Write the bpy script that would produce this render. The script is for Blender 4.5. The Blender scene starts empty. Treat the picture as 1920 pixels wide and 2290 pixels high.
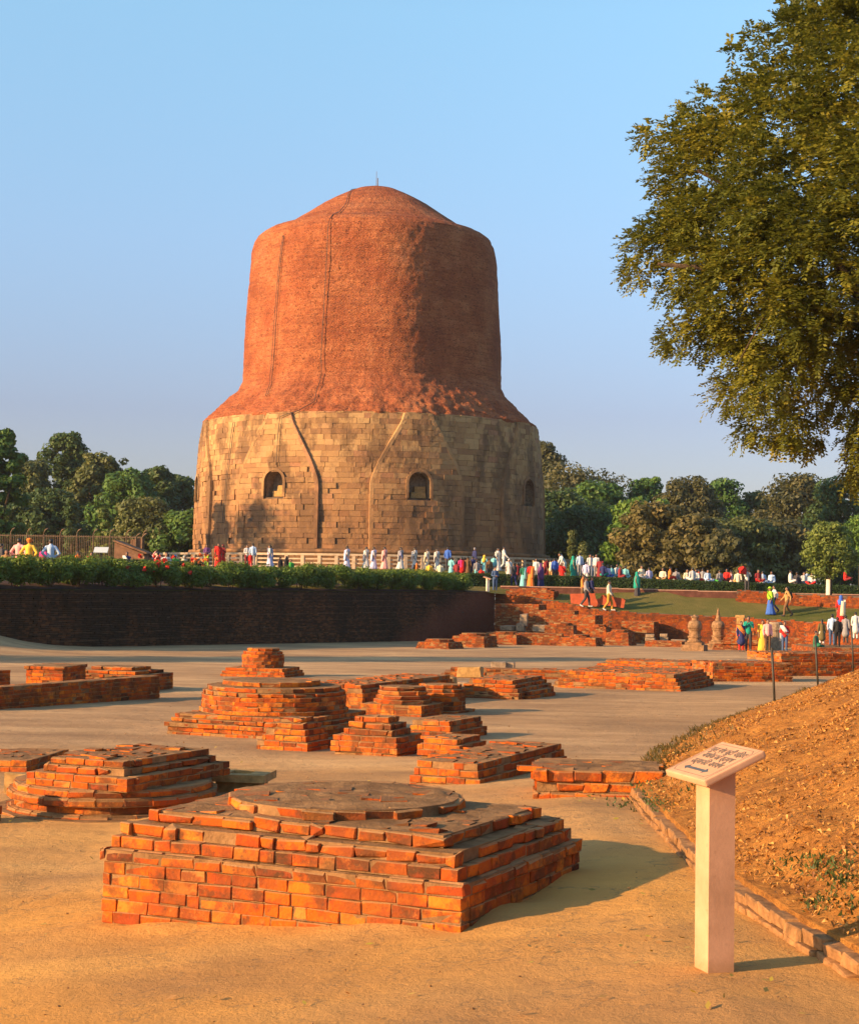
import bpy, bmesh, math, random
import numpy as np
from mathutils import Vector, Matrix, noise

random.seed(7); RNG = np.random.default_rng(7)
SC = bpy.context.scene; COL = SC.collection
R = math.radians

# ---------------------------------------------------------------- camera
EYE = 2.0; FPX = 3700.0; HOR = 1300.0; ROLL = 0.016
PITCH = math.atan((HOR - 1145) / FPX)
cam = bpy.data.cameras.new('camera'); camo = bpy.data.objects.new('camera', cam); COL.objects.link(camo)
cam.sensor_fit = 'HORIZONTAL'; cam.sensor_width = 36.0; cam.lens = 36.0 * FPX / 1920.0
cam.clip_start = 0.1; cam.clip_end = 6000
CM = Matrix.Rotation(math.pi / 2 + PITCH, 4, 'X') @ Matrix.Rotation(ROLL, 4, 'Z')
camo.matrix_world = Matrix.Translation((0, 0, EYE)) @ CM
SC.camera = camo
# ---------------------------------------------------------------- light
SUN_EL = 16.5; SUN_AZ = math.degrees(math.atan2(-0.906, -0.423))     # compass angle from +Y towards +X
world = bpy.data.worlds.new('World'); SC.world = world; world.use_nodes = True
nt = world.node_tree; nt.nodes.clear()
sky = nt.nodes.new('ShaderNodeTexSky'); sky.sky_type = 'NISHITA'; sky.sun_disc = False
sky.sun_elevation = R(SUN_EL); sky.sun_rotation = R(SUN_AZ) % (2 * math.pi)
sky.altitude = 80; sky.air_density = 1.0; sky.dust_density = 1.0; sky.ozone_density = 2.0
bg = nt.nodes.new('ShaderNodeBackground'); bg.inputs['Strength'].default_value = 0.128
wo = nt.nodes.new('ShaderNodeOutputWorld')
# low haze: the air near the horizon is dimmer and more lavender all the way round
tc = nt.nodes.new('ShaderNodeTexCoord'); sx = nt.nodes.new('ShaderNodeSeparateXYZ'); nt.links.new(tc.outputs['Generated'], sx.inputs[0])
hr = nt.nodes.new('ShaderNodeValToRGB'); nt.links.new(sx.outputs[2], hr.inputs[0])
for p_, c_ in [(0.0, (0.50, 0.45, 0.55)), (0.10, (0.54, 0.48, 0.595)), (0.2, (0.78, 0.78, 0.83)), (0.33, (1.0, 1.12, 1.05))]:
    e_ = hr.color_ramp.elements.new(p_); e_.color = (*c_, 1)
hr.color_ramp.elements.remove(hr.color_ramp.elements[-1]); hr.color_ramp.elements.remove(hr.color_ramp.elements[0])
hm = nt.nodes.new('ShaderNodeMix'); hm.data_type = 'RGBA'; hm.blend_type = 'MULTIPLY'; hm.inputs[0].default_value = 1.0; hm.clamp_result = False
nt.links.new(sky.outputs[0], hm.inputs[6]); nt.links.new(hr.outputs[0], hm.inputs[7]); nt.links.new(hm.outputs[2], bg.inputs[0]); nt.links.new(bg.outputs[0], wo.inputs[0])
sl = bpy.data.lights.new('sun', 'SUN'); sl.energy = 5.0; sl.angle = R(0.53); sl.color = (1.0, 0.63, 0.30)
so = bpy.data.objects.new('sun', sl); COL.objects.link(so)
SD = Vector((math.sin(R(SUN_AZ)) * math.cos(R(SUN_EL)), math.cos(R(SUN_AZ)) * math.cos(R(SUN_EL)), math.sin(R(SUN_EL))))
so.rotation_euler = SD.to_track_quat('Z', 'Y').to_euler(); so.location = SD * 300
SC.view_settings.view_transform = 'Standard'; SC.view_settings.look = 'None'
SC.view_settings.exposure = 1.12; SC.view_settings.gamma = 1.0; SC.view_settings.use_curve_mapping = False
SC.render.engine = 'CYCLES'
SC.cycles.max_bounces = 6; SC.cycles.diffuse_bounces = 3; SC.cycles.transparent_max_bounces = 8

# ---------------------------------------------------------------- helpers
def sm(a, b, t):
    t = min(1.0, max(0.0, (t - a) / (b - a))); return t * t * (3 - 2 * t)
def lerp(a, b, t): return a + (b - a) * t
def interp(x, xs, ys): return float(np.interp(x, xs, ys))
def ray(px, py):
    d = CM.to_3x3() @ Vector(((px - 960) / FPX, (1145 - py) / FPX, -1)); return d / d.y
def at(px, py, Y):
    d = ray(px, py); return Vector((d.x * Y, Y, EYE + d.z * Y))
def tag(o, label=None, cat=None, group=None, kind=None):
    if label: o['label'] = label
    if cat: o['category'] = cat
    if group: o['group'] = group
    if kind: o['kind'] = kind
    return o
def empty(name, loc, label, cat, group=None, kind=None):
    o = bpy.data.objects.new(name, None); o.empty_display_size = 0.1
    COL.objects.link(o); o.location = loc; return tag(o, label, cat, group, kind)
def link(name, me, mat=None, parent=None, loc=None):
    o = bpy.data.objects.new(name, me); COL.objects.link(o)
    if mat is not None and len(me.materials) == 0: me.materials.append(mat)
    if parent is not None:
        o.parent = parent
        if loc is None: loc = -parent.matrix_basis.translation if parent.parent is None else -(parent.matrix_basis.translation + parent.parent.matrix_basis.translation)
    if loc is not None: o.location = loc
    return o
def mesh(name, V, F, rnd=None, smooth=False):
    V = np.asarray(V, np.float32).reshape(-1, 3); me = bpy.data.meshes.new(name)
    if isinstance(F, np.ndarray):
        n, k = F.shape
        me.vertices.add(len(V)); me.vertices.foreach_set('co', V.ravel())
        me.loops.add(n * k); me.loops.foreach_set('vertex_index', F.astype(np.int32).ravel())
        me.polygons.add(n); me.polygons.foreach_set('loop_start', np.arange(0, n * k, k, dtype=np.int32))
        me.polygons.foreach_set('loop_total', np.full(n, k, np.int32))
        me.update(calc_edges=True)
    else:
        me.from_pydata(V.tolist(), [], F)
    if rnd is not None:
        a = me.attributes.new('rnd', 'FLOAT', 'FACE'); a.data.foreach_set('value', np.asarray(rnd, np.float32).ravel())
    me.polygons.foreach_set('use_smooth', np.full(len(me.polygons), bool(smooth)))
    me.update(); return me
def grid_faces(nu, nv, wrap=False):
    i = np.arange(nu - (0 if wrap else 1))[:, None]; j = np.arange(nv - 1)[None, :]
    a = i * nv + j; b = ((i + 1) % nu) * nv + j
    return np.stack([a, b, b + 1, a + 1], -1).reshape(-1, 4)
BOXF = np.array([[0, 1, 3, 2], [4, 6, 7, 5], [0, 4, 5, 1], [2, 3, 7, 6], [0, 2, 6, 4], [1, 5, 7, 3]])
def boxes(name, items, jit=0.0, W=None):
    """items: (centre, u, n, L, D, H, rnd) - one mesh of jittered boxes"""
    n = len(items)
    C = np.array([tuple(i[0]) for i in items]); U = np.array([tuple(i[1]) for i in items]); N = np.array([tuple(i[2]) for i in items])
    L = np.array([[i[3], i[4], i[5]] for i in items]) / 2
    Wv = np.cross(U, N); Wv *= np.sign(Wv[:, 2:3] + 1e-9)
    V = np.zeros((n, 8, 3)); k = 0
    for a in (-1, 1):
        for b in (-1, 1):
            for c in (-1, 1):
                V[:, k] = C + a * L[:, :1] * U + b * L[:, 1:2] * N + c * L[:, 2:] * Wv; k += 1
    if jit: V += RNG.normal(0, jit, V.shape)
    F = (BOXF[None] + (np.arange(n) * 8)[:, None, None]).reshape(-1, 4)
    return mesh(name, V, F, np.repeat([i[6] for i in items], 6))
def bm_mesh(name, bm, smooth=False):
    me = bpy.data.meshes.new(name); bmesh.ops.recalc_face_normals(bm, faces=bm.faces); bm.to_mesh(me); bm.free()
    me.polygons.foreach_set('use_smooth', np.full(len(me.polygons), bool(smooth)))
    return me
def tube(name, pts, rad, seg=8, smooth=True):
    pts = [Vector(p) for p in pts]; rad = rad if isinstance(rad, (list, tuple)) else [rad] * len(pts)
    V = []; ref = Vector((0.13, 0.31, 0.94))
    for i, p in enumerate(pts):
        t = (pts[min(i + 1, len(pts) - 1)] - pts[max(i - 1, 0)]).normalized()
        a = t.cross(ref)
        if a.length < 0.05: a = t.cross(Vector((1, 0, 0)))
        a.normalize(); b = t.cross(a)
        for k in range(seg):
            an = 2 * math.pi * k / seg; V.append(p + (a * math.cos(an) + b * math.sin(an)) * rad[i])
    F = []
    for i in range(len(pts) - 1):
        for k in range(seg):
            F.append((i * seg + k, i * seg + (k + 1) % seg, (i + 1) * seg + (k + 1) % seg, (i + 1) * seg + k))
    F.append(tuple(range(seg))[::-1]); F.append(tuple((len(pts) - 1) * seg + k for k in range(seg)))
    return mesh(name, V, F, smooth=smooth)
def lathe(name, prof, seg=32, fn=None, smooth=True):
    V = []; n = len(prof)
    for k in range(seg):
        a = 2 * math.pi * k / seg
        for r, z in prof:
            rr = r * (fn(a, z) if fn else 1); V.append((rr * math.sin(a), -rr * math.cos(a), z))
    F = [(k * n + i, ((k + 1) % seg) * n + i, ((k + 1) % seg) * n + i + 1, k * n + i + 1) for k in range(seg) for i in range(n - 1)]
    F.append(tuple(k * n + n - 1 for k in range(seg))); F.append(tuple(k * n for k in range(seg))[::-1])
    return mesh(name, V, F, smooth=smooth)
def box(cx, cy, cz, sx, sy, sz, ang=0):
    c, s = math.cos(R(ang)), math.sin(R(ang))
    return (Vector((cx, cy, cz)), Vector((c, s, 0)), Vector((-s, c, 0)), sx, sy, sz, random.random())

# ---------------------------------------------------------------- materials
class NT:
    def __init__(s, name, rough=0.9, spec=0.2):
        s.m = bpy.data.materials.new(name); s.m.use_nodes = True; s.t = s.m.node_tree
        s.b = s.t.nodes['Principled BSDF']; s.b.inputs['Roughness'].default_value = rough
        s.b.inputs['Specular IOR Level'].default_value = spec
        s.pos = s.n('ShaderNodeNewGeometry').outputs['Position']
    def n(s, typ, **kw):
        x = s.t.nodes.new(typ)
        for k, v in kw.items(): setattr(x, k, v)
        return x
    def put(s, sock, v):
        if isinstance(v, bpy.types.NodeSocket): s.t.links.new(v, sock)
        elif isinstance(v, (tuple, list)) and len(v) == 3 and sock.type == 'RGBA': sock.default_value = (*v, 1)
        else: sock.default_value = v
    def scale(s, v, sc):
        x = s.n('ShaderNodeVectorMath', operation='MULTIPLY'); s.put(x.inputs[0], v); x.inputs[1].default_value = sc if isinstance(sc, tuple) else (sc,) * 3
        return x.outputs[0]
    def noise(s, scale, detail=4, rough=0.55, vec=None, dist=0):
        x = s.n('ShaderNodeTexNoise'); s.put(x.inputs['Vector'], vec if vec is not None else s.pos)
        x.inputs['Scale'].default_value = scale; x.inputs['Detail'].default_value = detail; x.inputs['Roughness'].default_value = rough
        x.inputs['Distortion'].default_value = dist
        return x.outputs['Fac']
    def voro(s, scale, vec=None, feature='F1', rand=1.0):
        x = s.n('ShaderNodeTexVoronoi', feature=feature); s.put(x.inputs['Vector'], vec if vec is not None else s.pos)
        x.inputs['Scale'].default_value = scale; x.inputs['Randomness'].default_value = rand
        return x
    def ramp(s, f, stops, interp='LINEAR'):
        x = s.n('ShaderNodeValToRGB'); s.put(x.inputs[0], f); cr = x.color_ramp; cr.interpolation = interp
        while len(cr.elements) < len(stops): cr.elements.new(0.5)
        for e, (p, c) in zip(cr.elements, stops):
            e.position = p; e.color = (*c, 1) if isinstance(c, (tuple, list)) else (c, c, c, 1)
        return x.outputs[0]
    def mix(s, f, a, b, mode='MIX'):
        x = s.n('ShaderNodeMix', data_type='RGBA', blend_type=mode); s.put(x.inputs[0], f); s.put(x.inputs[6], a); s.put(x.inputs[7], b)
        return x.outputs[2]
    def math(s, op, a, b=0.0, clamp=False):
        x = s.n('ShaderNodeMath', operation=op, use_clamp=clamp); s.put(x.inputs[0], a); s.put(x.inputs[1], b); return x.outputs[0]
    def sep(s, v=None):
        x = s.n('ShaderNodeSeparateXYZ'); s.put(x.inputs[0], v if v is not None else s.pos); return x.outputs
    def rnd(s, src):
        if src == 'obj': return s.n('ShaderNodeObjectInfo').outputs['Random']
        x = s.n('ShaderNodeAttribute'); x.attribute_name = 'rnd'; return x.outputs['Fac']
    def up(s): return s.sep(s.n('ShaderNodeNewGeometry').outputs['True Normal'])[2]
    def bump(s, h, strength=0.5, dist=0.02):
        x = s.n('ShaderNodeBump'); s.put(x.inputs['Height'], h); x.inputs['Strength'].default_value = strength; x.inputs['Distance'].default_value = dist
        s.t.links.new(x.outputs[0], s.b.inputs['Normal']); return x
    def col(s, c): s.put(s.b.inputs['Base Color'], c)

def brick_mat(name, src, dust=(0.34, 0.19, 0.085), dirt=0.62, wear=None):
    M = NT(name, 0.94, 0.05); r = M.rnd(src)
    c = M.ramp(r, [(0.0, (0.07, 0.034, 0.018)), (0.03, (0.13, 0.042, 0.016)), (0.07, (0.36, 0.070, 0.012)), (0.42, (0.45, 0.096, 0.012)), (0.75, (0.54, 0.135, 0.015)), (0.95, (0.58, 0.175, 0.022)), (1.0, (0.46, 0.18, 0.05))])
    c = M.mix(M.ramp(M.noise(9, 5, 0.65), [(0.46, 0.0), (0.58, 0.7)]), c, (0.30, 0.055, 0.018))
    c = M.mix(M.ramp(M.noise(3.1, 6, 0.7), [(0.50, 0.0), (0.565, dirt)]), c, (0.065, 0.040, 0.022))
    c = M.mix(M.ramp(M.noise(1.1, 5, 0.7), [(0.52, 0.0), (0.59, dirt * 0.75)]), c, (0.09, 0.045, 0.022))
    c = M.mix(M.ramp(M.noise(45, 3, 0.6), [(0.60, 0.0), (0.72, 0.6)]), c, (0.10, 0.055, 0.03))
    c = M.mix(M.ramp(M.noise(17, 4, 0.7), [(0.60, 0.0), (0.74, 0.5)]), c, (0.54, 0.20, 0.05))
    if wear: c = M.mix(0.55, c, wear)
    dm = M.math('MULTIPLY', M.ramp(M.up(), [(0.35, 0.0), (0.85, 1.0)]), M.ramp(M.noise(6, 5, 0.65), [(0.25, 0.55), (0.6, 0.95)]))
    c = M.mix(dm, c, dust); M.col(c)
    h = M.math('ADD', M.noise(60, 4, 0.7), M.math('MULTIPLY', M.noise(14, 3, 0.6), 1.5)); M.bump(h, 0.55, 0.012)
    return M.m
MB_OLD = brick_mat('old_red_brick', 'attr', dirt=0.9, wear=(0.16, 0.042, 0.018))
MB_TOP = brick_mat('trodden_brick', 'attr', dust=(0.24, 0.135, 0.066), dirt=0.8)
MB_OBJ = brick_mat('brick_clay', 'obj'); MB_STF = brick_mat('brick_clay_joined', 'attr')

def dust_mat():
    M = NT('mortar_dirt', 0.97, 0.1)
    c = M.ramp(M.noise(7, 6, 0.7), [(0.3, (0.15, 0.078, 0.034)), (0.5, (0.26, 0.14, 0.06)), (0.7, (0.36, 0.20, 0.088))])
    c = M.mix(M.ramp(M.noise(1.9, 4), [(0.5, 0.0), (0.65, 0.55)]), c, (0.12, 0.064, 0.03)); M.col(c)
    M.bump(M.noise(40, 5, 0.7), 0.7, 0.02); return M.m
M_DIRT = dust_mat()

def ground_mat():
    M = NT('packed_earth', 0.97, 0.1)
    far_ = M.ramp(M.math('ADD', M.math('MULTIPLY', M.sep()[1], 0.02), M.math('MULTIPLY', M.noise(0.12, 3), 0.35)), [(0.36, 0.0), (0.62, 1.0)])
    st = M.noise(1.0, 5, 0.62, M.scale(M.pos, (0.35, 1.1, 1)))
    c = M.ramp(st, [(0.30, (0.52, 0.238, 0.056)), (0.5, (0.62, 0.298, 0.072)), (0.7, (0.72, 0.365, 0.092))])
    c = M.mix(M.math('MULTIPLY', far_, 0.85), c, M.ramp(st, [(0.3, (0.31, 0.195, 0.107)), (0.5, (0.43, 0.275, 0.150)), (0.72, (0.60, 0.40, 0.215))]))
    c = M.mix(M.ramp(M.noise(0.22, 5, 0.6, M.scale(M.pos, (0.7, 1.0, 1))), [(0.44, 0.0), (0.60, 0.6)]), c, (0.245, 0.145, 0.076))
    c = M.mix(M.ramp(M.noise(3.4, 6, 0.75), [(0.56, 0.0), (0.72, 0.55)]), c, (0.25, 0.13, 0.055))
    c = M.mix(M.ramp(M.noise(70, 3, 0.7), [(0.62, 0.0), (0.7, 0.5)]), c, (0.20, 0.105, 0.045))
    w = M.noise(0.9, 5, 0.7, M.scale(M.pos, (1, 1, 1)), 0.4)
    c = M.mix(M.ramp(M.math('ABSOLUTE', M.math('SUBTRACT', w, 0.5)), [(0.0, 0.5), (0.008, 0.0)]), c, (0.15, 0.11, 0.065))
    M.col(c)
    h = M.math('ADD', M.noise(55, 5, 0.75), M.math('MULTIPLY', M.noise(6, 4, 0.65), 2.2)); M.bump(h, 0.6, 0.02); return M.m
M_GROUND = ground_mat()

def bank_mat():
    M = NT('leafy_soil', 0.97, 0.1)
    c = M.ramp(M.noise(5, 6, 0.75), [(0.28, (0.17, 0.066, 0.018)), (0.5, (0.40, 0.165, 0.036)), (0.72, (0.58, 0.26, 0.055))])
    c = M.mix(M.ramp(M.noise(0.8, 4, 0.6), [(0.45, 0.0), (0.7, 0.6)]), c, (0.26, 0.105, 0.028))
    c = M.mix(M.ramp(M.voro(26).outputs['Distance'], [(0.0, 0.5), (0.35, 0.0)]), c, (0.60, 0.29, 0.07)); M.col(c)
    h = M.math('ADD', M.noise(30, 6, 0.75), M.math('MULTIPLY', M.noise(8, 4, 0.6), 2)); M.bump(h, 0.9, 0.04); return M.m
M_BANK = bank_mat()

def lawn_mat():
    M = NT('dry_lawn', 0.98, 0.05)
    c = M.ramp(M.noise(0.16, 5, 0.65), [(0.36, (0.085, 0.10, 0.022)), (0.52, (0.155, 0.135, 0.038)), (0.68, (0.27, 0.185, 0.066))])
    c = M.mix(M.ramp(M.noise(1.5, 5, 0.7), [(0.45, 0.0), (0.7, 0.5)]), c, (0.10, 0.105, 0.028)); M.col(c)
    M.bump(M.noise(9, 6, 0.8), 1.0, 0.08); return M.m
M_LAWN = lawn_mat()

def plain(name, c, rough=0.9, var=0.12, sc=30, bump=0.3, spec=0.2, metal=0.0, bd=0.01):
    M = NT(name, rough, spec); k = tuple(max(0, x * (1 - var * 2.2)) for x in c); h = tuple(min(1, x * (1 + var)) for x in c)
    M.col(M.ramp(M.noise(sc, 5, 0.65), [(0.3, k), (0.7, h)])); M.b.inputs['Metallic'].default_value = metal
    if bump: M.bump(M.noise(sc * 3, 4, 0.7), bump, bd)
    return M.m
M_SOIL = plain('planting_soil', (0.075, 0.036, 0.022), 0.97, 0.3, 3, 0.5)
M_SIGN = plain('beige_sandstone', (0.52, 0.285, 0.165), 0.8, 0.10, 5, 0.15, bd=0.004)
M_VOT = plain('carved_red_sandstone', (0.30, 0.17, 0.085), 0.92, 0.3, 6, 0.6)
M_SAND = plain('yellow_sandstone', (0.42, 0.245, 0.088), 0.92, 0.2, 9, 0.6)
M_GREYS = plain('weathered_stone', (0.33, 0.23, 0.145), 0.92, 0.25, 7, 0.6)
M_KERB = plain('tan_kerb_stone', (0.31, 0.155, 0.06), 0.93, 0.25, 11, 0.6)
M_RAIL = plain('rail_stone', (0.50, 0.37, 0.25), 0.85, 0.12, 4, 0.3)
M_IRON = plain('dark_iron', (0.045, 0.04, 0.03), 0.6, 0.2, 20, 0.1, 0.4)
M_RUST = plain('rusty_iron', (0.19, 0.125, 0.08), 0.85, 0.3, 8, 0.2)
M_BARK = plain('bark', (0.10, 0.068, 0.042), 0.95, 0.35, 14, 0.9, bd=0.04)
M_LIME = plain('lime_wash', (0.66, 0.60, 0.48), 0.9, 0.1, 8, 0.3)
M_PATHW = plain('dark_red_kerb', (0.16, 0.062, 0.042), 0.92, 0.2, 3, 0.4)
M_PATHT = plain('pink_kerb_top', (0.48, 0.27, 0.19), 0.9, 0.12, 3, 0.3)
def post_mat():
    M = NT('beige_post', 0.85, 0.15); g = M.sep(M.n('ShaderNodeTexCoord').outputs['Generated'])[2]
    c = M.ramp(M.noise(5, 5, 0.65), [(0.3, (0.42, 0.225, 0.125)), (0.7, (0.57, 0.315, 0.185))])
    c = M.mix(M.ramp(M.noise(22, 4, 0.7), [(0.60, 0.0), (0.72, 0.35)]), c, (0.28, 0.15, 0.08))
    f = M.ramp(M.math('ADD', g, M.math('MULTIPLY', M.noise(18, 4, 0.7), 0.12)), [(0.09, 0.75), (0.19, 0.0)]); c = M.mix(f, c, (0.33, 0.175, 0.075))
    M.col(c); M.bump(M.noise(50, 4, 0.7), 0.25, 0.004); return M.m
M_POST = post_mat()
M_INK = plain('blue_grey_ink', (0.075, 0.085, 0.10), 0.8, 0.1, 30, 0)
M_INKR = plain('faded_ink', (0.17, 0.125, 0.10), 0.85, 0.15, 120, 0)
M_PANEL = plain('brown_board', (0.24, 0.125, 0.07), 0.85, 0.2, 3, 0.3)
M_WHITEB = plain('pale_blue_panel', (0.5, 0.55, 0.58), 0.5, 0.05, 3, 0)
M_REDB = plain('red_oxide_board', (0.36, 0.075, 0.032), 0.85, 0.12, 5, 0.2)

def stone_mat(name, src):
    M = NT(name, 0.93, 0.15); r = M.rnd(src)
    c = M.ramp(r, [(0.0, (0.26, 0.135, 0.066)), (0.25, (0.34, 0.19, 0.085)), (0.6, (0.41, 0.24, 0.105)), (0.85, (0.45, 0.275, 0.125)), (1.0, (0.37, 0.18, 0.095))])
    z = M.sep()[2]
    # patina: the lower two thirds of the drum are browner, the top courses yellower, streaked by soot
    c = M.mix(M.ramp(M.math('ADD', M.math('MULTIPLY', z, 0.06), M.math('MULTIPLY', M.noise(0.35, 4, 0.6), 0.5)), [(0.66, 0.62), (0.98, 0.0)]), c, (0.22, 0.105, 0.05))
    c = M.mix(M.ramp(M.noise(0.55, 6, 0.7, M.scale(M.pos, (1, 1, 0.45))), [(0.47, 0.0), (0.57, 0.75)]), c, (0.12, 0.068, 0.038))
    c = M.mix(M.ramp(M.noise(2.6, 5, 0.7), [(0.55, 0.0), (0.7, 0.55)]), c, (0.15, 0.09, 0.055))
    M.col(c); h = M.math('ADD', M.noise(9, 5, 0.7), M.math('MULTIPLY', M.noise(2.5, 4, 0.6), 2)); M.bump(h, 0.7, 0.035); return M.m
MS_OBJ = stone_mat('drum_stone', 'obj'); MS_STF = stone_mat('drum_stone_joined', 'attr')

def stupa_brick_mat():
    M = NT('weathered_stupa_brick', 0.95, 0.1)
    c = M.ramp(M.noise(0.35, 6, 0.68), [(0.32, (0.24, 0.068, 0.030)), (0.48, (0.34, 0.108, 0.044)), (0.60, (0.42, 0.150, 0.062)), (0.74, (0.35, 0.165, 0.088))])
    c = M.mix(M.ramp(M.voro(2.6, M.scale(M.pos, (1, 1, 2.6))).outputs['Color'], [(0.15, 0.45), (0.5, 0.0)]), c, (0.22, 0.055, 0.026))
    c = M.mix(M.ramp(M.noise(1.1, 6, 0.75, M.scale(M.pos, (1, 1, 1.8))), [(0.55, 0.0), (0.72, 0.6)]), c, (0.13, 0.055, 0.03))
    c = M.mix(M.ramp(M.noise(0.16, 3, 0.5), [(0.55, 0.0), (0.75, 0.5)]), c, (0.33, 0.07, 0.03))
    c = M.mix(M.ramp(M.noise(1.0, 4, 0.7, M.scale(M.pos, (0.25, 0.25, 4.5))), [(0.48, 0.0), (0.60, 0.55)]), c, (0.20, 0.062, 0.030))
    c = M.mix(M.ramp(M.noise(6.5, 3, 0.6, M.scale(M.pos, (1, 1, 1.6))), [(0.555, 0.0), (0.64, 0.85)]), c, (0.09, 0.032, 0.018))
    c = M.mix(M.ramp(M.noise(5.0, 3, 0.7, M.scale(M.pos, (1, 1, 2.0))), [(0.60, 0.0), (0.70, 0.6)]), c, (0.55, 0.26, 0.12)); M.col(c)
    h = M.math('ADD', M.noise(7.0, 5, 0.8, M.scale(M.pos, (1, 1, 1.9))), M.math('MULTIPLY', M.voro(6.0, M.scale(M.pos, (1, 1, 2.2))).outputs['Distance'], 0.7)); M.bump(h, 0.9, 0.085); return M.m
M_STUPA = stupa_brick_mat()

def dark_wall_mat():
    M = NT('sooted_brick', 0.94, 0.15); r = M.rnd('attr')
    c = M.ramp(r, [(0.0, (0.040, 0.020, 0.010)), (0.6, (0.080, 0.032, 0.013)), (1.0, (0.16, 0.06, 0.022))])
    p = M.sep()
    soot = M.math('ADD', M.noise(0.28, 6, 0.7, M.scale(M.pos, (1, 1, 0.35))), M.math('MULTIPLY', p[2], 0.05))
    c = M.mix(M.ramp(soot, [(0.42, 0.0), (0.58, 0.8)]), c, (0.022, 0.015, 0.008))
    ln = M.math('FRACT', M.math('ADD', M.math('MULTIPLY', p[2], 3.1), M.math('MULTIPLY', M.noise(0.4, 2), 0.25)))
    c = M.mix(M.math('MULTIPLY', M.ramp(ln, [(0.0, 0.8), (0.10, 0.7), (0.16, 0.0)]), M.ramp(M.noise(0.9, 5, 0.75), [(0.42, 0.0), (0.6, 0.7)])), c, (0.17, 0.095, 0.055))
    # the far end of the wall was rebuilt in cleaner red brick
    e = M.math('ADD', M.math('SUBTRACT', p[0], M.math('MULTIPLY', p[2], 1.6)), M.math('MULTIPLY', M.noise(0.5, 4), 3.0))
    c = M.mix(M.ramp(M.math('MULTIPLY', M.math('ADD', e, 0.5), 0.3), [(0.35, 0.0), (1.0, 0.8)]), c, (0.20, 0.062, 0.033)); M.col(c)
    M.bump(M.noise(12, 4, 0.7), 0.5, 0.03); return M.m
M_DARKW = dark_wall_mat()
M_DARKM = plain('old_mortar', (0.13, 0.09, 0.065), 0.96, 0.3, 2, 0.3)

_leaf = {}
def leaf_mat(name, a, b, c3, trans=0.35):
    if name in _leaf: return _leaf[name]
    M = NT(name, 0.55, 0.3); r = M.rnd('attr')
    c = M.ramp(r, [(0.0, a), (0.55, b), (1.0, c3)]); M.col(c)
    t = M.n('ShaderNodeBsdfTranslucent'); M.put(t.inputs[0], M.mix(0.5, c, (0.16, 0.16, 0.02)))
    mx = M.n('ShaderNodeMixShader'); mx.inputs[0].default_value = trans
    out = M.t.nodes['Material Output']
    M.t.links.new(M.b.outputs[0], mx.inputs[1]); M.t.links.new(t.outputs[0], mx.inputs[2]); M.t.links.new(mx.outputs[0], out.inputs[0])
    _leaf[name] = M.m; return M.m
_cl = {}
def cloth(c):
    c = tuple(round(x, 3) for x in c)
    if c not in _cl: _cl[c] = plain('cloth', c, 0.85, 0.08, 12, 0.2, 0.2)
    return _cl[c]
M_SKIN = plain('skin', (0.22, 0.115, 0.07), 0.6, 0.06, 8, 0, 0.3)
M_HAIR = plain('hair', (0.012, 0.010, 0.009), 0.45, 0.2, 30, 0, 0.4)
# ---------------------------------------------------------------- terrain
def zg(x, y):
    z = -0.016 * (y - 10)
    b = min(0.30, max(-0.08, 0.18 + 0.1 * x)) * (1 - sm(13, 22, y))
    z += b
    if 8.0 < y < 12 and -2.6 < x < 1.6:
        qx, qy = x + 1.8436, y - 9.487; a_, b_ = qx * 0.9026 - qy * 0.4305, qx * 0.4305 + qy * 0.9026
        dd = math.hypot(max(0, -a_, a_ - 2.267), max(0, -b_, b_ - 1.75)); z += (0.012 + 0.05 * noise.noise((x * 2.2, y * 2.2, 4))) * math.exp(-dd / 0.16)
    z += 1.05 * math.exp(-(((x + 18.8) / 3.1) ** 2 + ((y - 61.5) / 6.0) ** 2))
    return z
def hit(px, py, dz=0.0, fn=None):
    """where the view ray of a photo pixel meets the pit floor (raised by dz)"""
    fn = fn or zg; d = ray(px, py); a, b = 2.0, 220.0; prev = a
    ya = a
    while ya < b:
        yb = ya * 1.03 + 0.02
        if EYE + d.z * yb <= fn(d.x * yb, yb) + dz:
            for _ in range(30):
                m = (ya + yb) / 2
                if EYE + d.z * m <= fn(d.x * m, m) + dz: yb = m
                else: ya = m
            return Vector((d.x * yb, yb, EYE + d.z * yb))
        ya = yb
    return Vector((d.x * b, b, EYE + d.z * b))
# edge of the excavation: x, y, height of the upper ground there
EDGE = [(-60, -10, 0.9), (-32, 38, 1.3), (-16.6, 64, 1.40), (4.0, 99, 1.38), (6.7, 98, 1.05), (10.6, 96.5, 0.42), (17.6, 95.5, 0.20), (21.4, 94, 0.04), (30, 86, -0.05), (60, 55, -0.05)]
E_A = [math.atan2(e[0], e[1]) for e in EDGE]
def edge_at(a):
    a = min(max(a, E_A[0]), E_A[-1] - 1e-6)
    for i in range(len(EDGE) - 1):
        if E_A[i] <= a <= E_A[i + 1]:
            p, q = EDGE[i], EDGE[i + 1]; d = (math.sin(a), math.cos(a)); ex, ey = q[0] - p[0], q[1] - p[1]
            den = d[0] * ey - d[1] * ex; r = (p[0] * ey - p[1] * ex) / den
            u = ((d[0] * r - p[0]) * ex + (d[1] * r - p[1]) * ey) / (ex * ex + ey * ey)
            return r, lerp(p[2], q[2], u)
def zplat(a): return lerp(2.75, 1.95, sm(R(4.0), R(9.5), a))
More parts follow.
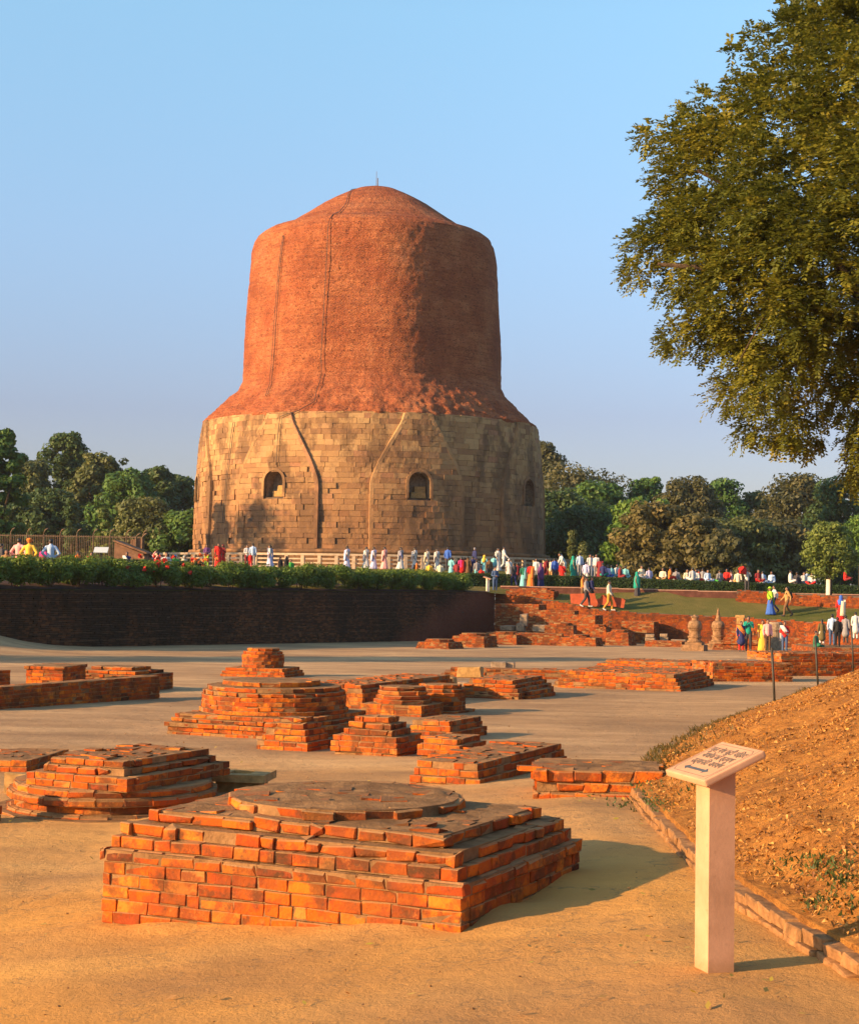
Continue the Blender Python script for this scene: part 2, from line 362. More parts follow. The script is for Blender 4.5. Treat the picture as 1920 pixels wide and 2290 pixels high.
def zt(x, y):
    a = math.atan2(x, y); r = math.hypot(x, y); re, ze = edge_at(a); d = r - re
    zp = lerp(1.72, 1.55, sm(R(4), R(14), a))
    if a < R(2.4): z = ze + (zp - ze) * sm(0.6, 2.6, d)
    else:
        rk = 100.6 / max(0.3, math.cos(a)); z = lerp(ze, zp - 0.3, min(1, max(0, d / max(1, rk - re)))) 
        if r > rk: z = zp
    y0 = 104.0
    z += (zplat(a) - z) * sm(y0, 111, y) if y > y0 else 0
    return z
def fan(name, a0, a1, na, rfun, nr, zf, mat, kind, nz=0.0, pw=1.0):
    V = []
    for i in range(na):
        a = R(lerp(a0, a1, i / (na - 1))); r0, r1 = rfun(a)
        for j in range(nr):
            t = (j / (nr - 1)) ** pw; r = r0 * (r1 / r0) ** t
            x, y = r * math.sin(a), r * math.cos(a); z = zf(x, y)
            if nz: z += nz * (noise.fractal((x * 1.3, y * 1.3, 0), 0.9, 2.0, 4) * 0.5)
            V.append((x, y, z))
    o = link(name, mesh(name, V, grid_faces(na, nr)[:, ::-1], smooth=True), mat); tag(o, kind=kind); return o
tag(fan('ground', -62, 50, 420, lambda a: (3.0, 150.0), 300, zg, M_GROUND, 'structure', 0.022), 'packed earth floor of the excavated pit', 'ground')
tag(fan('lawn', -98, 55, 200, lambda a: (edge_at(a)[0] + 0.06, 1500.0), 120, zt, M_LAWN, 'structure', 0.03), 'dry patchy lawn above the pit', 'lawn')

# ---------------------------------------------------------------- leafy bank on the right, its kerb
KPX = [(1395, 1768), (1412, 1785), (1450, 1832), (1540, 1930), (1640, 2018), (1760, 2102), (1850, 2152), (1925, 2202)]
KP = [hit(*p) for p in KPX]
FP = [hit(*p) for p in [(1470, 1680), (1560, 1634), (1660, 1600), (1760, 1566), (1830, 1532), (1920, 1490)]]
foot = sorted([(p.y, p.x) for p in KP + FP] + [(2.0, KP[-1].x + (KP[-1].y - 2.0) * 0.42), (62, FP[-1].x + 5)])
FY, FX = [f[0] for f in foot], [f[1] for f in foot]
def zb(x, y):
    d = x - interp(y, FY, FX)
    if d < 0: return -9
    k = 0.11 * (1 - sm(14.5, 17, y))
    h = 0.10 * sm(0, 0.5, d) + 0.40 * max(0, d - 0.25) if d < 4.2 else 0.1 + 0.40 * 3.95 + 0.15 * (1 - math.exp(-(d - 4.2)))
    if y > 16: h *= lerp(1, 0.82, sm(16, 40, y))
    return zg(x, y) + k + h
V = []; nu, nv = 230, 110
for i in range(nu):
    y = 3.0 * (62 / 3.0) ** (i / (nu - 1)); fx = interp(y, FY, FX)
    for j in range(nv):
        d = 0.055 + 14 * (j / (nv - 1)) ** 1.7; x = fx + d
        n = noise.fractal((x * 3.1, y * 3.1, 3), 0.8, 2.1, 5); n2 = noise.fractal((x * 0.9, y * 0.9, 9), 0.9, 2.0, 3)
        k = min(1, d / 0.3)
        V.append((x, y, (zb(x, y) + (n * 0.028 + n2 * 0.06) * k) if j else zg(x, y) - 0.06))
o = link('earth_bank', mesh('earth_bank', V, grid_faces(nu, nv), smooth=True), M_BANK); tag(o, 'leaf strewn slope of brown soil rising beside the path', 'bank', kind='structure')

def polyline_pts(pts, step):
    out = []; acc = 0.0; 
    for p, q in zip(pts[:-1], pts[1:]):
        L = (q - p).length
        while acc <= L:
            out.append(p.lerp(q, acc / L)); acc += step
        acc -= L
    return out
# chamfered brick / stone prototypes (44 triangles each)
def block_proto(name, cx, cy, cz, jit, seed, mat, torus=False, smooth=False):
    rg = random.Random(seed); bm = bmesh.new(); bmesh.ops.create_cube(bm, size=1.0)
    ch = {0: cx, 1: cy, 2: cz}
    V = []; 
    for s in [(a, b, c) for a in (-1, 1) for b in (-1, 1) for c in (-1, 1)]:
        j = Vector((rg.gauss(0, jit * cx * 2), rg.gauss(0, jit * cy * 2), rg.gauss(0, jit * cz * 2)))
        for ax in range(3):
            k = []
            for i in range(3):
                e = 0.5 if i == ax else 0.5 - ch[i] * rg.uniform(0.6, 1.5)
                if torus and s[1] > 0 and s[2] > 0 and i == 1 and ax == 2: e -= 0.20
                if torus and s[1] > 0 and s[2] > 0 and i == 2 and ax == 1: e -= 0.22
                k.append(s[i] * e)
            V.append(Vector(k) + j)
    bm.free(); bm = bmesh.new(); vs = [bm.verts.new(v) for v in V]
    idx = {s: n for n, s in enumerate([(a, b, c) for a in (-1, 1) for b in (-1, 1) for c in (-1, 1)])}
    def v(s, ax): return vs[idx[s] * 3 + ax]
    for ax in range(3):
        o1, o2 = [i for i in range(3) if i != ax]
        for sg in (-1, 1):
            q = []
            for (a, b) in ((-1, -1), (1, -1), (1, 1), (-1, 1)):
                s = [0, 0, 0]; s[ax] = sg; s[o1] = a; s[o2] = b; q.append(v(tuple(s), ax))
            bm.faces.new(q)
        for a in (-1, 1):
            for b in (-1, 1):
                s0, s1 = [0, 0, 0], [0, 0, 0]
                s0[ax], s1[ax] = -1, 1; s0[o1] = s1[o1] = a; s0[o2] = s1[o2] = b
                bm.faces.new([v(tuple(s0), o1), v(tuple(s1), o1), v(tuple(s1), o2), v(tuple(s0), o2)])
    for s in idx: bm.faces.new([v(s, 0), v(s, 1), v(s, 2)])
    me = bm_mesh(name, bm); me.materials.append(mat); return me
P_NORM = [block_proto('brick', 0.02, 0.045, 0.075, 0.34, i, MB_OBJ) for i in range(18)]
P_ROUGH = [block_proto('brick', 0.035, 0.08, 0.11, 0.42, 50 + i, MB_OBJ) for i in range(14)]
P_TORUS = [block_proto('brick', 0.03, 0.06, 0.08, 0.3, 80 + i, MB_OBJ, True) for i in range(8)]
PROTO = {'n': P_NORM, 'r': P_ROUGH, 't': P_TORUS}
P_KERB = [block_proto('kerb_stone', 0.03, 0.07, 0.09, 0.4, 120 + i, M_KERB) for i in range(8)]
P_SLAB = [block_proto('block', 0.035, 0.05, 0.06, 0.4, 140 + i, M_SAND) for i in range(5)]
P_GREY = [block_proto('block', 0.035, 0.05, 0.06, 0.4, 150 + i, M_GREYS) for i in range(5)]
def place(name, me, parent, c, u, n, L, D, H):
    o = bpy.data.objects.new(name, me); COL.objects.link(o); o.parent = parent
    w = u.cross(n)
    if w.z < 0: w = -w
    M = Matrix(((u.x * L, n.x * D, w.x * H, 0), (u.y * L, n.y * D, w.y * H, 0), (u.z * L, n.z * D, w.z * H, 0), (0, 0, 0, 1)))
    p = parent.matrix_basis.translation.copy()
    if parent.parent is not None: p += parent.parent.matrix_basis.translation
    M.translation = c - p; o.matrix_basis = M; return o

kr = empty('path_kerb', KP[3], 'low kerb of tan stones between the earth path and the leafy bank', 'kerb')
for row in range(2):
    pts = polyline_pts(KP[1:], 0.21 if row == 0 else 0.235)
    for p, q in zip(pts[:-1], pts[1:]):
        m = (p + q) / 2; u = (q - p); u.z = 0; u.normalize(); n = Vector((-u.y, u.x, 0)); n = n if n.x > 0 else -n
        ln = (q - p).length - random.uniform(0.004, 0.02)
        c = Vector((m.x, m.y, zg(m.x, m.y) - 0.005 + row * 0.062 + random.gauss(0, 0.004))) + n * (0.012 * row + random.gauss(0, 0.004) + 0.03)
        place('kerb_stone', random.choice(P_KERB), kr, c, (u + Vector((0, 0, random.gauss(0, 0.02)))).normalized(), n, ln, 0.11, 0.06)
# ---------------------------------------------------------------- brick ruins
def v12(ang): return Vector((math.cos(R(ang)), math.sin(R(ang)), 0)), Vector((-math.sin(R(ang)), math.cos(R(ang)), 0))
class Rect:
    def __init__(s, c, w1, w2, ang): s.c, s.w1, s.w2, s.ang = Vector((c[0], c[1], 0)), w1, w2, ang
    def pts(s, ins):
        a, b = v12(s.ang); o = s.c + a * ins + b * ins; w, h = s.w1 - 2 * ins, s.w2 - 2 * ins
        return [o, o + a * w, o + a * w + b * h, o + b * h]
    mid = property(lambda s: s.c + v12(s.ang)[0] * s.w1 / 2 + v12(s.ang)[1] * s.w2 / 2)
class Circ:
    def __init__(s, c, r, k=None): s.c, s.r, s.k = Vector((c[0], c[1], 0)), r, k
    def pts(s, ins):
        r = s.r - ins; k = s.k or max(10, int(2 * math.pi * r / 0.17)); ph = random.random()
        return [s.c + Vector((math.sin((i + ph) * 2 * math.pi / k), -math.cos((i + ph) * 2 * math.pi / k), 0)) * r for i in range(k)]
    mid = property(lambda s: s.c)
CAMV = Vector((0, 0, 0))
def prism(name, pts, z0, z1, mat, parent, nz=0.0):
    n = len(pts); V = [(p.x, p.y, z0) for p in pts] + [(p.x, p.y, z1 + random.gauss(0, nz)) for p in pts]
    F = [(i, (i + 1) % n, n + (i + 1) % n, n + i) for i in range(n)] + [tuple(range(n, 2 * n)), tuple(range(n))[::-1]]
    return mesh(name, V, F)
def lay(shape, courses, z0, bl=0.195, depth=0.11):
    """bricks of every course: list of (centre,u,n,L,D,H,style,front?) and the core slabs"""
    out = []; core = []; z = z0; circ = isinstance(shape, Circ)
    for ci, cs in enumerate(courses):
        h, ins, sty, miss = cs[:4]; sh = cs[4] if len(cs) > 4 else shape
        circ = isinstance(sh, Circ); pts = sh.pts(ins); n = len(pts)
        ci_ = 0.024 if sty == 'r' else 0.007
        core.append((sh.pts(ins + ci_) if not circ else [sh.c + (p - sh.c) * max(0.3, 1 - ci_ / max(0.05, sh.r - ins)) for p in pts], z, z + h - 0.004))
        for i in range(n):
            p, q = pts[i], pts[(i + 1) % n]; e = q - p; L = e.length; u = e / L; nn = Vector((u.y, -u.x, 0))
            front = nn.dot(-((p + q) / 2)) > 0
            if circ: segs = [(0, L)]
            else:
                segs = []; t = random.uniform(0.35, 1.0) * bl * (1 if ci % 2 else 0.55)
                a = 0.0; 
                while a < L - 0.03:
                    b = min(L, t)
                    if L - b < 0.06: b = L
                    segs.append((a, b)); a = b
                    t = b + bl * (random.uniform(0.82, 1.18) if random.random() > 0.12 else random.uniform(0.42, 0.6))
                if i in (1, 3) : segs = [(max(a, depth + 0.004), b) if a < depth else (a, min(b, L - depth - 0.004) if b > L - depth else b) for a, b in segs]
            for a, b in segs:
                if b - a < 0.03 or random.random() < miss: continue
                st = sty
                if sty == 'm': st = 'r' if random.random() < 0.4 else 'n'
                jn = {'n': 0.003, 't': 0.002, 'r': 0.013}[st]
                L1 = b - a - 0.006 + (0.012 if circ else 0)
                H1 = h - 0.005 - (random.uniform(0, 0.010) if st == 'r' else 0)
                c = p + u * ((a + b) / 2) - nn * (depth / 2 - random.gauss(0, jn))
                c = Vector((c.x, c.y, z + h / 2 - (h - 0.005 - H1) / 2 + random.gauss(0, 0.0015)))
                ya = random.gauss(0, 0.005 if st == 'n' else 0.022 if st == 'r' else 0.003)
                uu = Vector((u.x * math.cos(ya) - u.y * math.sin(ya), u.x * math.sin(ya) + u.y * math.cos(ya), random.gauss(0, 0.012 if st == 'r' else 0.004))).normalized()
                out.append((c, uu, Vector((nn.x, nn.y, 0)), L1, depth, H1, st, front))
        z += h
    return out, core, z
def fix(u, n):
    n = (n - u * n.dot(u)).normalized(); return n
def flat_bricks(poly_c, w1, w2, ang, z, bl=0.2, bw=0.1, keep=0.8, circ=None, hgt=0.03, excl=None):
    """worn bricks of the exposed top, lying flat and sunk in dirt"""
    a, b = v12(ang); it = []; nr = int(w2 / (bw + 0.006))
    for r in range(nr):
        t = -random.random() * bl
        while t < w1:
            L = bl * random.uniform(0.6, 1.1); m = poly_c + a * (t + L / 2) + b * ((r + 0.5) * (bw + 0.006)); t += L + 0.008
            if not (0.03 < t < w1 + 0.04) or random.random() > keep: continue
            if circ and (m - circ.c).length > circ.r - 0.09: continue
            if excl and (Vector((m.x, m.y, 0)) - excl.c).length < excl.r - 0.05: continue
            ya = random.gauss(0, 0.04); u = Vector((math.cos(R(ang) + ya), math.sin(R(ang) + ya), random.gauss(0, 0.015))).normalized()
            n = fix(u, Vector((-math.sin(R(ang) + ya), math.cos(R(ang) + ya), random.gauss(0, 0.015))))
            it.append((Vector((m.x, m.y, z - hgt / 2 + random.uniform(-0.006, 0.012))), u, n, L, bw * random.uniform(0.88, 1.02), hgt, random.uniform(0.1, 0.95)))
    return it
def ruin(name, label, cat, layers, maxobj=300, group=None, tops=(), bl=0.195, core_mat=None):
    """layers: list of (shape, z0, courses). Bricks facing the viewer are parts; the rest one joined part."""
    allb, cores, zt_ = [], [], 0
    for shape, z0, courses in layers:
        b, c, z1 = lay(shape, courses, z0, bl); allb += b; cores += c
    s0 = layers[0][0].mid; root = empty(name, (s0.x, s0.y, layers[0][1]), label, cat, group)
    vis = [b for b in allb if b[7]]; vis.sort(key=lambda b: -(b[3] * b[5] / (b[0].y ** 2)))
    ob, rest = vis[:maxobj], vis[maxobj:] + [b for b in allb if not b[7]]
    for c, u, n, L, D, H, st, fr in ob:
        place('brick', random.choice(PROTO[st]), root, c, u, fix(u, n), L, D, H)
    V, F = [], []
    for pts, a, b in cores:
        k = len(V); n = len(pts); V += [(p.x, p.y, a) for p in pts] + [(p.x, p.y, b) for p in pts]
        F += [(k + i, k + (i + 1) % n, k + n + (i + 1) % n, k + n + i) for i in range(n)] + [tuple(range(k + n, k + 2 * n)), tuple(range(k, k + n))[::-1]]
    link('rubble_core', mesh('rubble_core', V, F), core_mat or M_DIRT, root)
    items = [(c, u, fix(u, n), L, D, H, random.random()) for c, u, n, L, D, H, st, fr in rest]
    if items:
        tag(link('bricks', boxes('bricks', items, 0.003 if maxobj else 0.006), MB_STF if maxobj else MB_OLD, root), kind='stuff')
    if tops:
        it = [x for t in tops for x in t]
        if it: tag(link('paving_bricks', boxes('paving_bricks', it, 0.007), MB_TOP, root), kind='stuff')
    return root
def cap(root, sh, ins, z, rough=0.012):
    a, b = v12(sh.ang) if isinstance(sh, Rect) else v12(0); n = 26; V = []
    if isinstance(sh, Rect): o, w, h = sh.c + a * ins + b * ins, sh.w1 - 2 * ins, sh.w2 - 2 * ins
    for i in range(n):
        for j in range(n):
            if isinstance(sh, Rect): p = o + a * (w * i / (n - 1)) + b * (h * j / (n - 1)); e = min(i, j, n - 1 - i, n - 1 - j)
            else:
                th = 2 * math.pi * i / (n - 1); r = (sh.r - ins) * j / (n - 1); p = sh.c + Vector((math.cos(th) * r, math.sin(th) * r, 0)); e = n - 1 - j
            V.append((p.x, p.y, z - 0.005 + (rough * (0.50 + noise.fractal((p.x * 5, p.y * 5, 1), 0.8, 2.1, 4))) * min(1, e / 2)))
    tag(link('earth_top', mesh('earth_top', V, grid_faces(n, n), smooth=True), M_DIRT, root))
def C(n, h, ins, sty='n', miss=0.0): return [(h, ins + random.gauss(0, 0.003), sty, miss)] * n

# the near platform with the round disc on top
a1, b1 = v12(-25.5); L1 = Vector((-1.8436, 9.487, 0)); S1 = Rect(L1, 2.267, 1.75, -25.5); zT = 0.453
disc = Circ((-0.47, 9.93), 0.70)
t1 = flat_bricks(L1 + a1 * 0.26 + b1 * 0.26, 1.76, 1.24, -25.5, zT + 0.208, 0.16, 0.115, 0.62, excl=disc)
t2 = flat_bricks(disc.c + Vector((-0.62, -0.62, 0)), 1.24, 1.24, 0, zT + 0.270, 0.15, 0.12, 0.6, circ=Circ(disc.c, 0.68))
ruin('brick_platform', 'large square platform of orange bricks with a low round disc on top, nearest the camera', 'ruin',
     [(S1, zT - 0.07 - 0.07 * 8, C(8, 0.07, 0.012)), (S1, zT - 0.07, C(1, 0.07, -0.004, 't')),
      (S1, zT, C(1, 0.07, 0.045) + C(1, 0.07, 0.075, 'r', 0.04) + C(1, 0.07, 0.19, 'r', 0.05)), (disc, zT + 0.21, [(0.062, 0.0, 'r', 0.04)])], 300, tops=[t1, t2])
nr_ = [o for o in COL.objects if o.name == 'brick_platform'][0]
cap(nr_, S1, 0.27, zT + 0.21, 0.018); cap(nr_, disc, 0.07, zT + 0.272, 0.016)
# left platform: square top over a moulded round plinth
c2 = hit(284, 1771, 0.26); S2 = Rect(c2 - v12(-25)[0] * 1.1, 1.1, 1.7, -25)
D2 = Circ((c2.x - 0.30, c2.y + 1.0), 1.0, 24); z2 = zg(D2.c.x, D2.c.y) - 0.04
t = flat_bricks(S2.c + v12(-25)[0] * 0.2 + v12(-25)[1] * 0.2, 0.7, 1.3, -25, z2 + 0.555, 0.2, 0.12, 0.5)
ruin('brick_platform', 'square stack of bricks on a weathered round moulded plinth', 'ruin',
     [(Circ(D2.c, 1.12, 20), z2 - 0.02, [(0.075, 0, 'r', 0.1)]), (D2, z2, [(0.085, 0.02, 't', 0), (0.07, 0.09, 'n', 0), (0.075, 0.03, 't', 0), (0.07, 0.08, 't', 0)]),
      (S2, z2 + 0.295, [(0.062, 0.0, 'n', 0.02), (0.062, 0.0, 'm', 0.02), (0.066, 0.10, 'r', 0.05), (0.062, 0.15, 'm', 0.03)])], 300, tops=[t], bl=0.21)
cap([o for o in COL.objects if o.name == 'brick_platform.001'][0], S2, 0.2, z2 + 0.547)
# low broken wall right of the near platform
c3 = hit(915, 1757); S3 = Rect(c3, 0.74, 2.5, -24); c3b = hit(1190, 1786); S3b = Rect(c3b, 1.08, 0.95, -6)
z3 = zg(c3.x, c3.y) - 0.03; z3b = zg(c3b.x, c3b.y) - 0.03
t = flat_bricks(S3.c + v12(-24)[0] * 0.1 + v12(-24)[1] * 0.1, 0.55, 2.2, -24, z3 + 0.274, 0.2, 0.12, 0.7); tb = flat_bricks(S3b.c + Vector((0.05, 0.1, 0)), 0.9, 0.8, -6, z3b + 0.27, 0.2, 0.12, 0.7)
ruin('broken_wall', 'low broken brick wall running up to the leafy bank', 'ruin',
     [(S3, z3, [(0.068, 0.0, 'm', 0.03), (0.068, 0.0, 'n', 0.03), (0.07, 0.03, 'm', 0.06), (0.068, 0.05, 'm', 0.05)]),
      (S3b, z3b, [(0.09, 0.0, 'r', 0.06), (0.085, 0.01, 'r', 0.08), (0.1, 0.0, 'r', 0.03)])], 300, tops=[t, tb], bl=0.23)
for q_, i_, zz_ in ((S3, 0.12, z3 + 0.274), (S3b, 0.1, z3b + 0.275)): cap([o for o in COL.objects if o.name == 'broken_wall'][0], q_, i_, zz_)
# round stupa base
c5 = hit(372, 1641); S5 = Rect(c5, 2.2, 2.15, -24); D5 = Circ((c5.x + 1.45, c5.y + 0.72), 1.05); z5 = zg(c5.x, c5.y) - 0.02
ruin('round_stupa_base', 'round brick drum on a stepped square base, largest ruin of the middle cluster', 'ruin',
     [(S5, z5, [(0.065, 0.0, 'm', 0.02), (0.065, 0.01, 'n', 0.02), (0.062, -0.03, 'm', 0.02), (0.060, 0.04, 'r', 0.05), (0.060, 0.08, 'n', 0.03)]),
      (D5, z5 + 0.312, [(0.062, -0.03, 'n', 0), (0.064, 0.0, 'm', 0.0), (0.064, 0.0, 'n', 0), (0.064, 0.0, 'n', 0), (0.064, 0.02, 'r', 0.05), (0.06, 0.08, 'm', 0.04)]),
      (Circ((D5.c.x - 0.05, D5.c.y + 0.1), 0.72, 16), z5 + 0.690, [(0.066, 0.0, 'm', 0.03)])], 300, bl=0.21)
def small(bl_px, w1, w2, ang, courses, label, z_off=-0.02, extra=None, mo=300, bl=0.245, name='brick_stump'):
    c = hit(*bl_px); S = Rect(c, w1, w2, ang); z = zg(c.x, c.y) + z_off
    L = [(S, z, courses(S) if callable(courses) else courses)]
    t = z + sum(k[0] for k in L[0][2])
    if extra: L += extra(S, t, z)
    k = L[-1]; sh = k[0]; tp = []
    if isinstance(sh, Rect) and len(k[2]):
        zz = k[1] + sum(q[0] for q in k[2]); i = k[2][-1][1] + 0.09
        if sh.w1 - 2 * i > 0.2 and sh.w2 - 2 * i > 0.2:
            a, b = v12(sh.ang); tp = flat_bricks(sh.c + a * i + b * i, sh.w1 - 2 * i, sh.w2 - 2 * i, sh.ang, zz, 0.2, 0.12, 0.75)
    rt = ruin(name, label, 'ruin', L, mo, 'small brick ruins on the pit floor', [tp], bl)
    if tp and mo: cap(rt, sh, i - 0.02, zz)
    return rt
def crumble(S, t, z): return [(Circ(S.mid, min(S.w1, S.w2) * 0.42, 9), t, [(0.07, 0.0, 'r', 0.05), (0.068, 0.05, 'r', 0.08)])]
small((573, 1675), 0.74, 0.72, -24, [(0.07, 0.0, 'n', 0.02), (0.065, 0.0, 'm', 0.0), (0.075, 0.05, 'n', 0.02), (0.075, 0.08, 'n', 0.03), (0.075, 0.13, 'r', 0.05), (0.065, 0.2, 'r', 0.05)], 'small stepped brick stump just in front of the round drum')
small((738, 1686), 0.92, 0.8, -24, [(0.06, 0.02, 'r', 0.02), (0.065, 0.0, 'n', 0.0), (0.068, 0.0, 'n', 0.0), (0.07, 0.02, 'n', 0.02), (0.075, 0.12, 'm', 0.03), (0.075, 0.17, 'r', 0.05), (0.075, 0.23, 'r', 0.03)], 'pyramid shaped brick stump of seven courses, front of the middle cluster')
small((932, 1696), 0.56, 0.85, -24, [(0.06, 0.02, 'r', 0.05), (0.068, 0.0, 'n', 0.02), (0.07, 0.0, 'n', 0.02), (0.07, 0.06, 'n', 0.0)], 'lowest brick block of four courses beside the pyramid stump')
small((905, 1652), 0.72, 1.3, -24, [(0.07, 0.0, 'n', 0.02), (0.07, 0.0, 'n', 0.02), (0.075, 0.05, 'm', 0.0), (0.07, 0.07, 'm', 0.03)], 'flat topped brick platform behind the pyramid stump')
small((806, 1599), 1.12, 1.0, -22, [(0.072, 0.0, 'n', 0.02), (0.072, 0.0, 'n', 0.02), (0.072, 0.0, 'n', 0.0)], 'octagonal brick stump on a square base, behind the pyramid stump',
      extra=lambda S, t, z: [(Circ(S.mid, 0.50, 8), t, [(0.075, 0.0, 'n', 0.03), (0.075, 0.05, 'r', 0.03), (0.075, 0.07, 'r', 0.05), (0.07, 0.11, 'r', 0.03)])])
small((905, 1592), 0.95, 0.95, -24, [(0.06, 0.0, 'n', 0.05)], 'small round brick drum standing behind the octagonal stump', extra=lambda S, t, z: [(Circ(S.mid, 0.45, 14), t, [(0.08, 0, 'n', 0)] * 3 + [(0.07, 0.0, 'n', 0), (0.07, 0.03, 'r', 0.04), (0.07, 0.08, 'r', 0.05)])])
small((690, 1580), 1.1, 4.2, -24, [(0.075, 0.0, 'n', 0.02)] * 4 + [(0.075, 0.03, 'm', 0.03), (0.075, 0.06, 'm', 0.04)], 'long flat brick wall in shade between the drum and the octagonal stump')
small((492, 1512), 1.75, 1.6, -14, [(0.08, 0.0, 'n', 0.02), (0.08, 0.03, 'n', 0.02), (0.08, 0.10, 'n', 0.02)], 'small round brick stump on a square base, behind the large drum', mo=160, bl=0.25,
      extra=lambda S, t, z: [(Circ(S.mid, 0.55, 15), t, [(0.085, 0, 'n', 0)] * 4 + [(0.08, 0.05, 'r', 0.1), (0.08, 0.13, 'r', 0.1)])])
# long low wall at the left edge and the cells behind it
p0, p1 = hit(-70, 1591), hit(357, 1562); e = p1 - p0; an = math.degrees(math.atan2(e.y, e.x)); SL = Rect(p0, e.length, 0.34, an); zl = min(zg(p0.x, p0.y), zg(p1.x, p1.y)) - 0.05
q1 = hit(58, 1518, 0.3); q2 = hit(150, 1510, 0.3)
ruin('long_brick_wall', 'long straight brick wall with lit rubble cells behind it', 'ruin',
     [(SL, zl, [(0.07, 0.0, 'n', 0.0)] * 5 + [(0.07, 0.008, 'n', 0.0), (0.07, 0.012, 'm', 0.02)]),
      (Rect(q1, 0.78, 1.2, -10), zg(q1.x, q1.y), [(0.07, 0.0, 'n', 0.0)] * 7 + [(0.07, -0.03, 'r', 0.05)]),
      (Rect(q2, 1.7, 1.5, -20), zg(q2.x, q2.y), [(0.07, 0.0, 'm', 0.02)] * 5 + [(0.07, 0.15, 'r', 0.05), (0.07, 0.35, 'r', 0.08)]),
      (Rect(hit(-60, 1530, 0.3), 1.0, 0.6, an), zg(q1.x, q1.y), [(0.07, 0.0, 'n', 0.0)] * 8)], 300, bl=0.24)
small((-60, 1724), 0.62, 1.3, -8, [(0.075, 0.0, 'n', 0.02), (0.075, 0.0, 'n', 0.0)], 'flat brick slab at the photo edge beyond the moulded plinth')
small((-78, 1838), 0.22, 0.22, -25, [(0.075, 0.0, 'm', 0.05)] * 2 + [(0.075, 0.03, 'n', 0.05)] * 3, 'dark brick corner cut by the left photo edge')
# right-hand middle ruins
small((1120, 1561), 0.62, 1.6, -24, [(0.085, 0.0, 'm', 0.03), (0.085, 0.03, 'n', 0.03)], 'two course brick slab in front of the sandstone blocks')
small((1020, 1560), 1.35, 2.6, -20, [(0.08, 0.0, 'r', 0.05), (0.08, 0.0, 'm', 0.03), (0.08, 0.04, 'm', 0.05), (0.08, 0.12, 'r', 0.1), (0.08, 0.2, 'm', 0.03)], 'crumbling stepped brick block beside the yellow sandstone blocks')
small((985, 1515), 3.6, 1.2, -2, [(0.085, 0.0, 'm', 0.03), (0.085, 0.1, 'm', 0.05), (0.085, 0.25, 'm', 0.06)], 'low ragged brick wall behind the sandstone blocks', bl=0.24)
small((1235, 1537), 3.1, 3.6, -22, [(0.082, 0.0, 'm', 0.02), (0.082, 0.03, 'm', 0.02), (0.082, 0.1, 'm', 0.02), (0.082, 0.16, 'n', 0.02), (0.082, 0.22, 'm', 0.03)], 'broad stepped brick platform in the middle distance with steps down its shaded side', bl=0.24)
small((1325, 1502), 3.2, 2.6, -20, [(0.09, 0.0, 'm', 0.02)] * 2 + [(0.09, 0.1, 'm', 0.03), (0.09, 0.3, 'm', 0.05)], 'upper brick terrace at the back of the broad stepped platform', bl=0.25)
small((1592, 1524), 2.3, 1.6, 12, [(0.085, 0.0, 'm', 0.02)] * 4 + [(0.085, 0.02, 'm', 0.04)] * 2, 'brick wall with a stone slab set in it, below the posing visitors', bl=0.25)
small((1745, 1512), 3.4, 2.0, 20, [(0.085, 0.0, 'm', 0.02)] * 5 + [(0.085, 0.03, 'm', 0.04)] * 3, 'long brick wall disappearing behind the leafy bank', bl=0.25)
# far ruins along the foot of the terrace: bricks too small to pick apart
def far(px, w1, w2, ang, n, label, extra=None, ins=0.03, h=0.08, z_off=0):
    return small(px, w1, w2, ang, [(h, -0.02 if k == 0 else ins * (k / n) * 2, 'm', 0.03) for k in range(n)], label, z_off - 0.03, extra, mo=0, bl=0.27, name='brick_ruin')
far((930, 1450), 1.6, 1.7, -24, 4, 'small brick mound lowest in the far row under the dark wall', crumble)
far((1008, 1447), 1.7, 1.7, -24, 7, 'square brick stupa stump second in the far row under the dark wall', crumble)
far((1082, 1441), 1.8, 1.6, -24, 7, 'square brick stump beside the grey stone slabs', crumble)
far((1085, 1441), 4.0, 1.4, -8, 8, 'shaded brick ledge below the grey stone slabs')
far((1244, 1444), 2.1, 1.3, -22, 6, 'decorated orange brick base standing on the open floor', crumble)
far((1352, 1443), 1.3, 1.5, -22, 9, 'taller orange brick base with a shaded decorated side', crumble)
far((1252, 1438), 2.0, 1.6, -22, 20, 'ribbed brick pier rising at the terrace edge', None, 0.0)
far((1388, 1438), 1.9, 1.3, -20, 16, 'brick shrine with a square recess near the stone votive stupas', None, 0.0)
far((1440, 1446), 2.0, 1.6, -20, 4, 'low brick footing left of the votive stupas')
far((1592, 1453), 2.4, 2.0, -14, 4, 'stepped brick pyramid behind the posing visitors',
    lambda S, t, z: [(Rect(S.mid - Vector((1.0 - 0.12 * k, 0.8 - 0.08 * k, 0)), 2.2 - 0.3 * k, 1.7 - 0.2 * k, -14), t + 0.16 * k, [(0.08, 0, 'm', 0.03)] * 2) for k in range(6)], 0.06)
far((1718, 1449), 1.9, 1.6, -10, 7, 'shaded brick base behind the young people in red and pink')
far((1800, 1442), 3.2, 2.4, -6, 16, 'square brick block at the terrace foot behind the standing men', None, 0.0)
far((1105, 1434), 2.6, 1.6, -20, 27, 'red brick corner ruin where the dark wall ends', None, 0.0)
far((1190, 1436), 2.4, 1.4, -16, 23, 'ragged brick wall with a dark recess behind the grey slabs', None, 0.01)

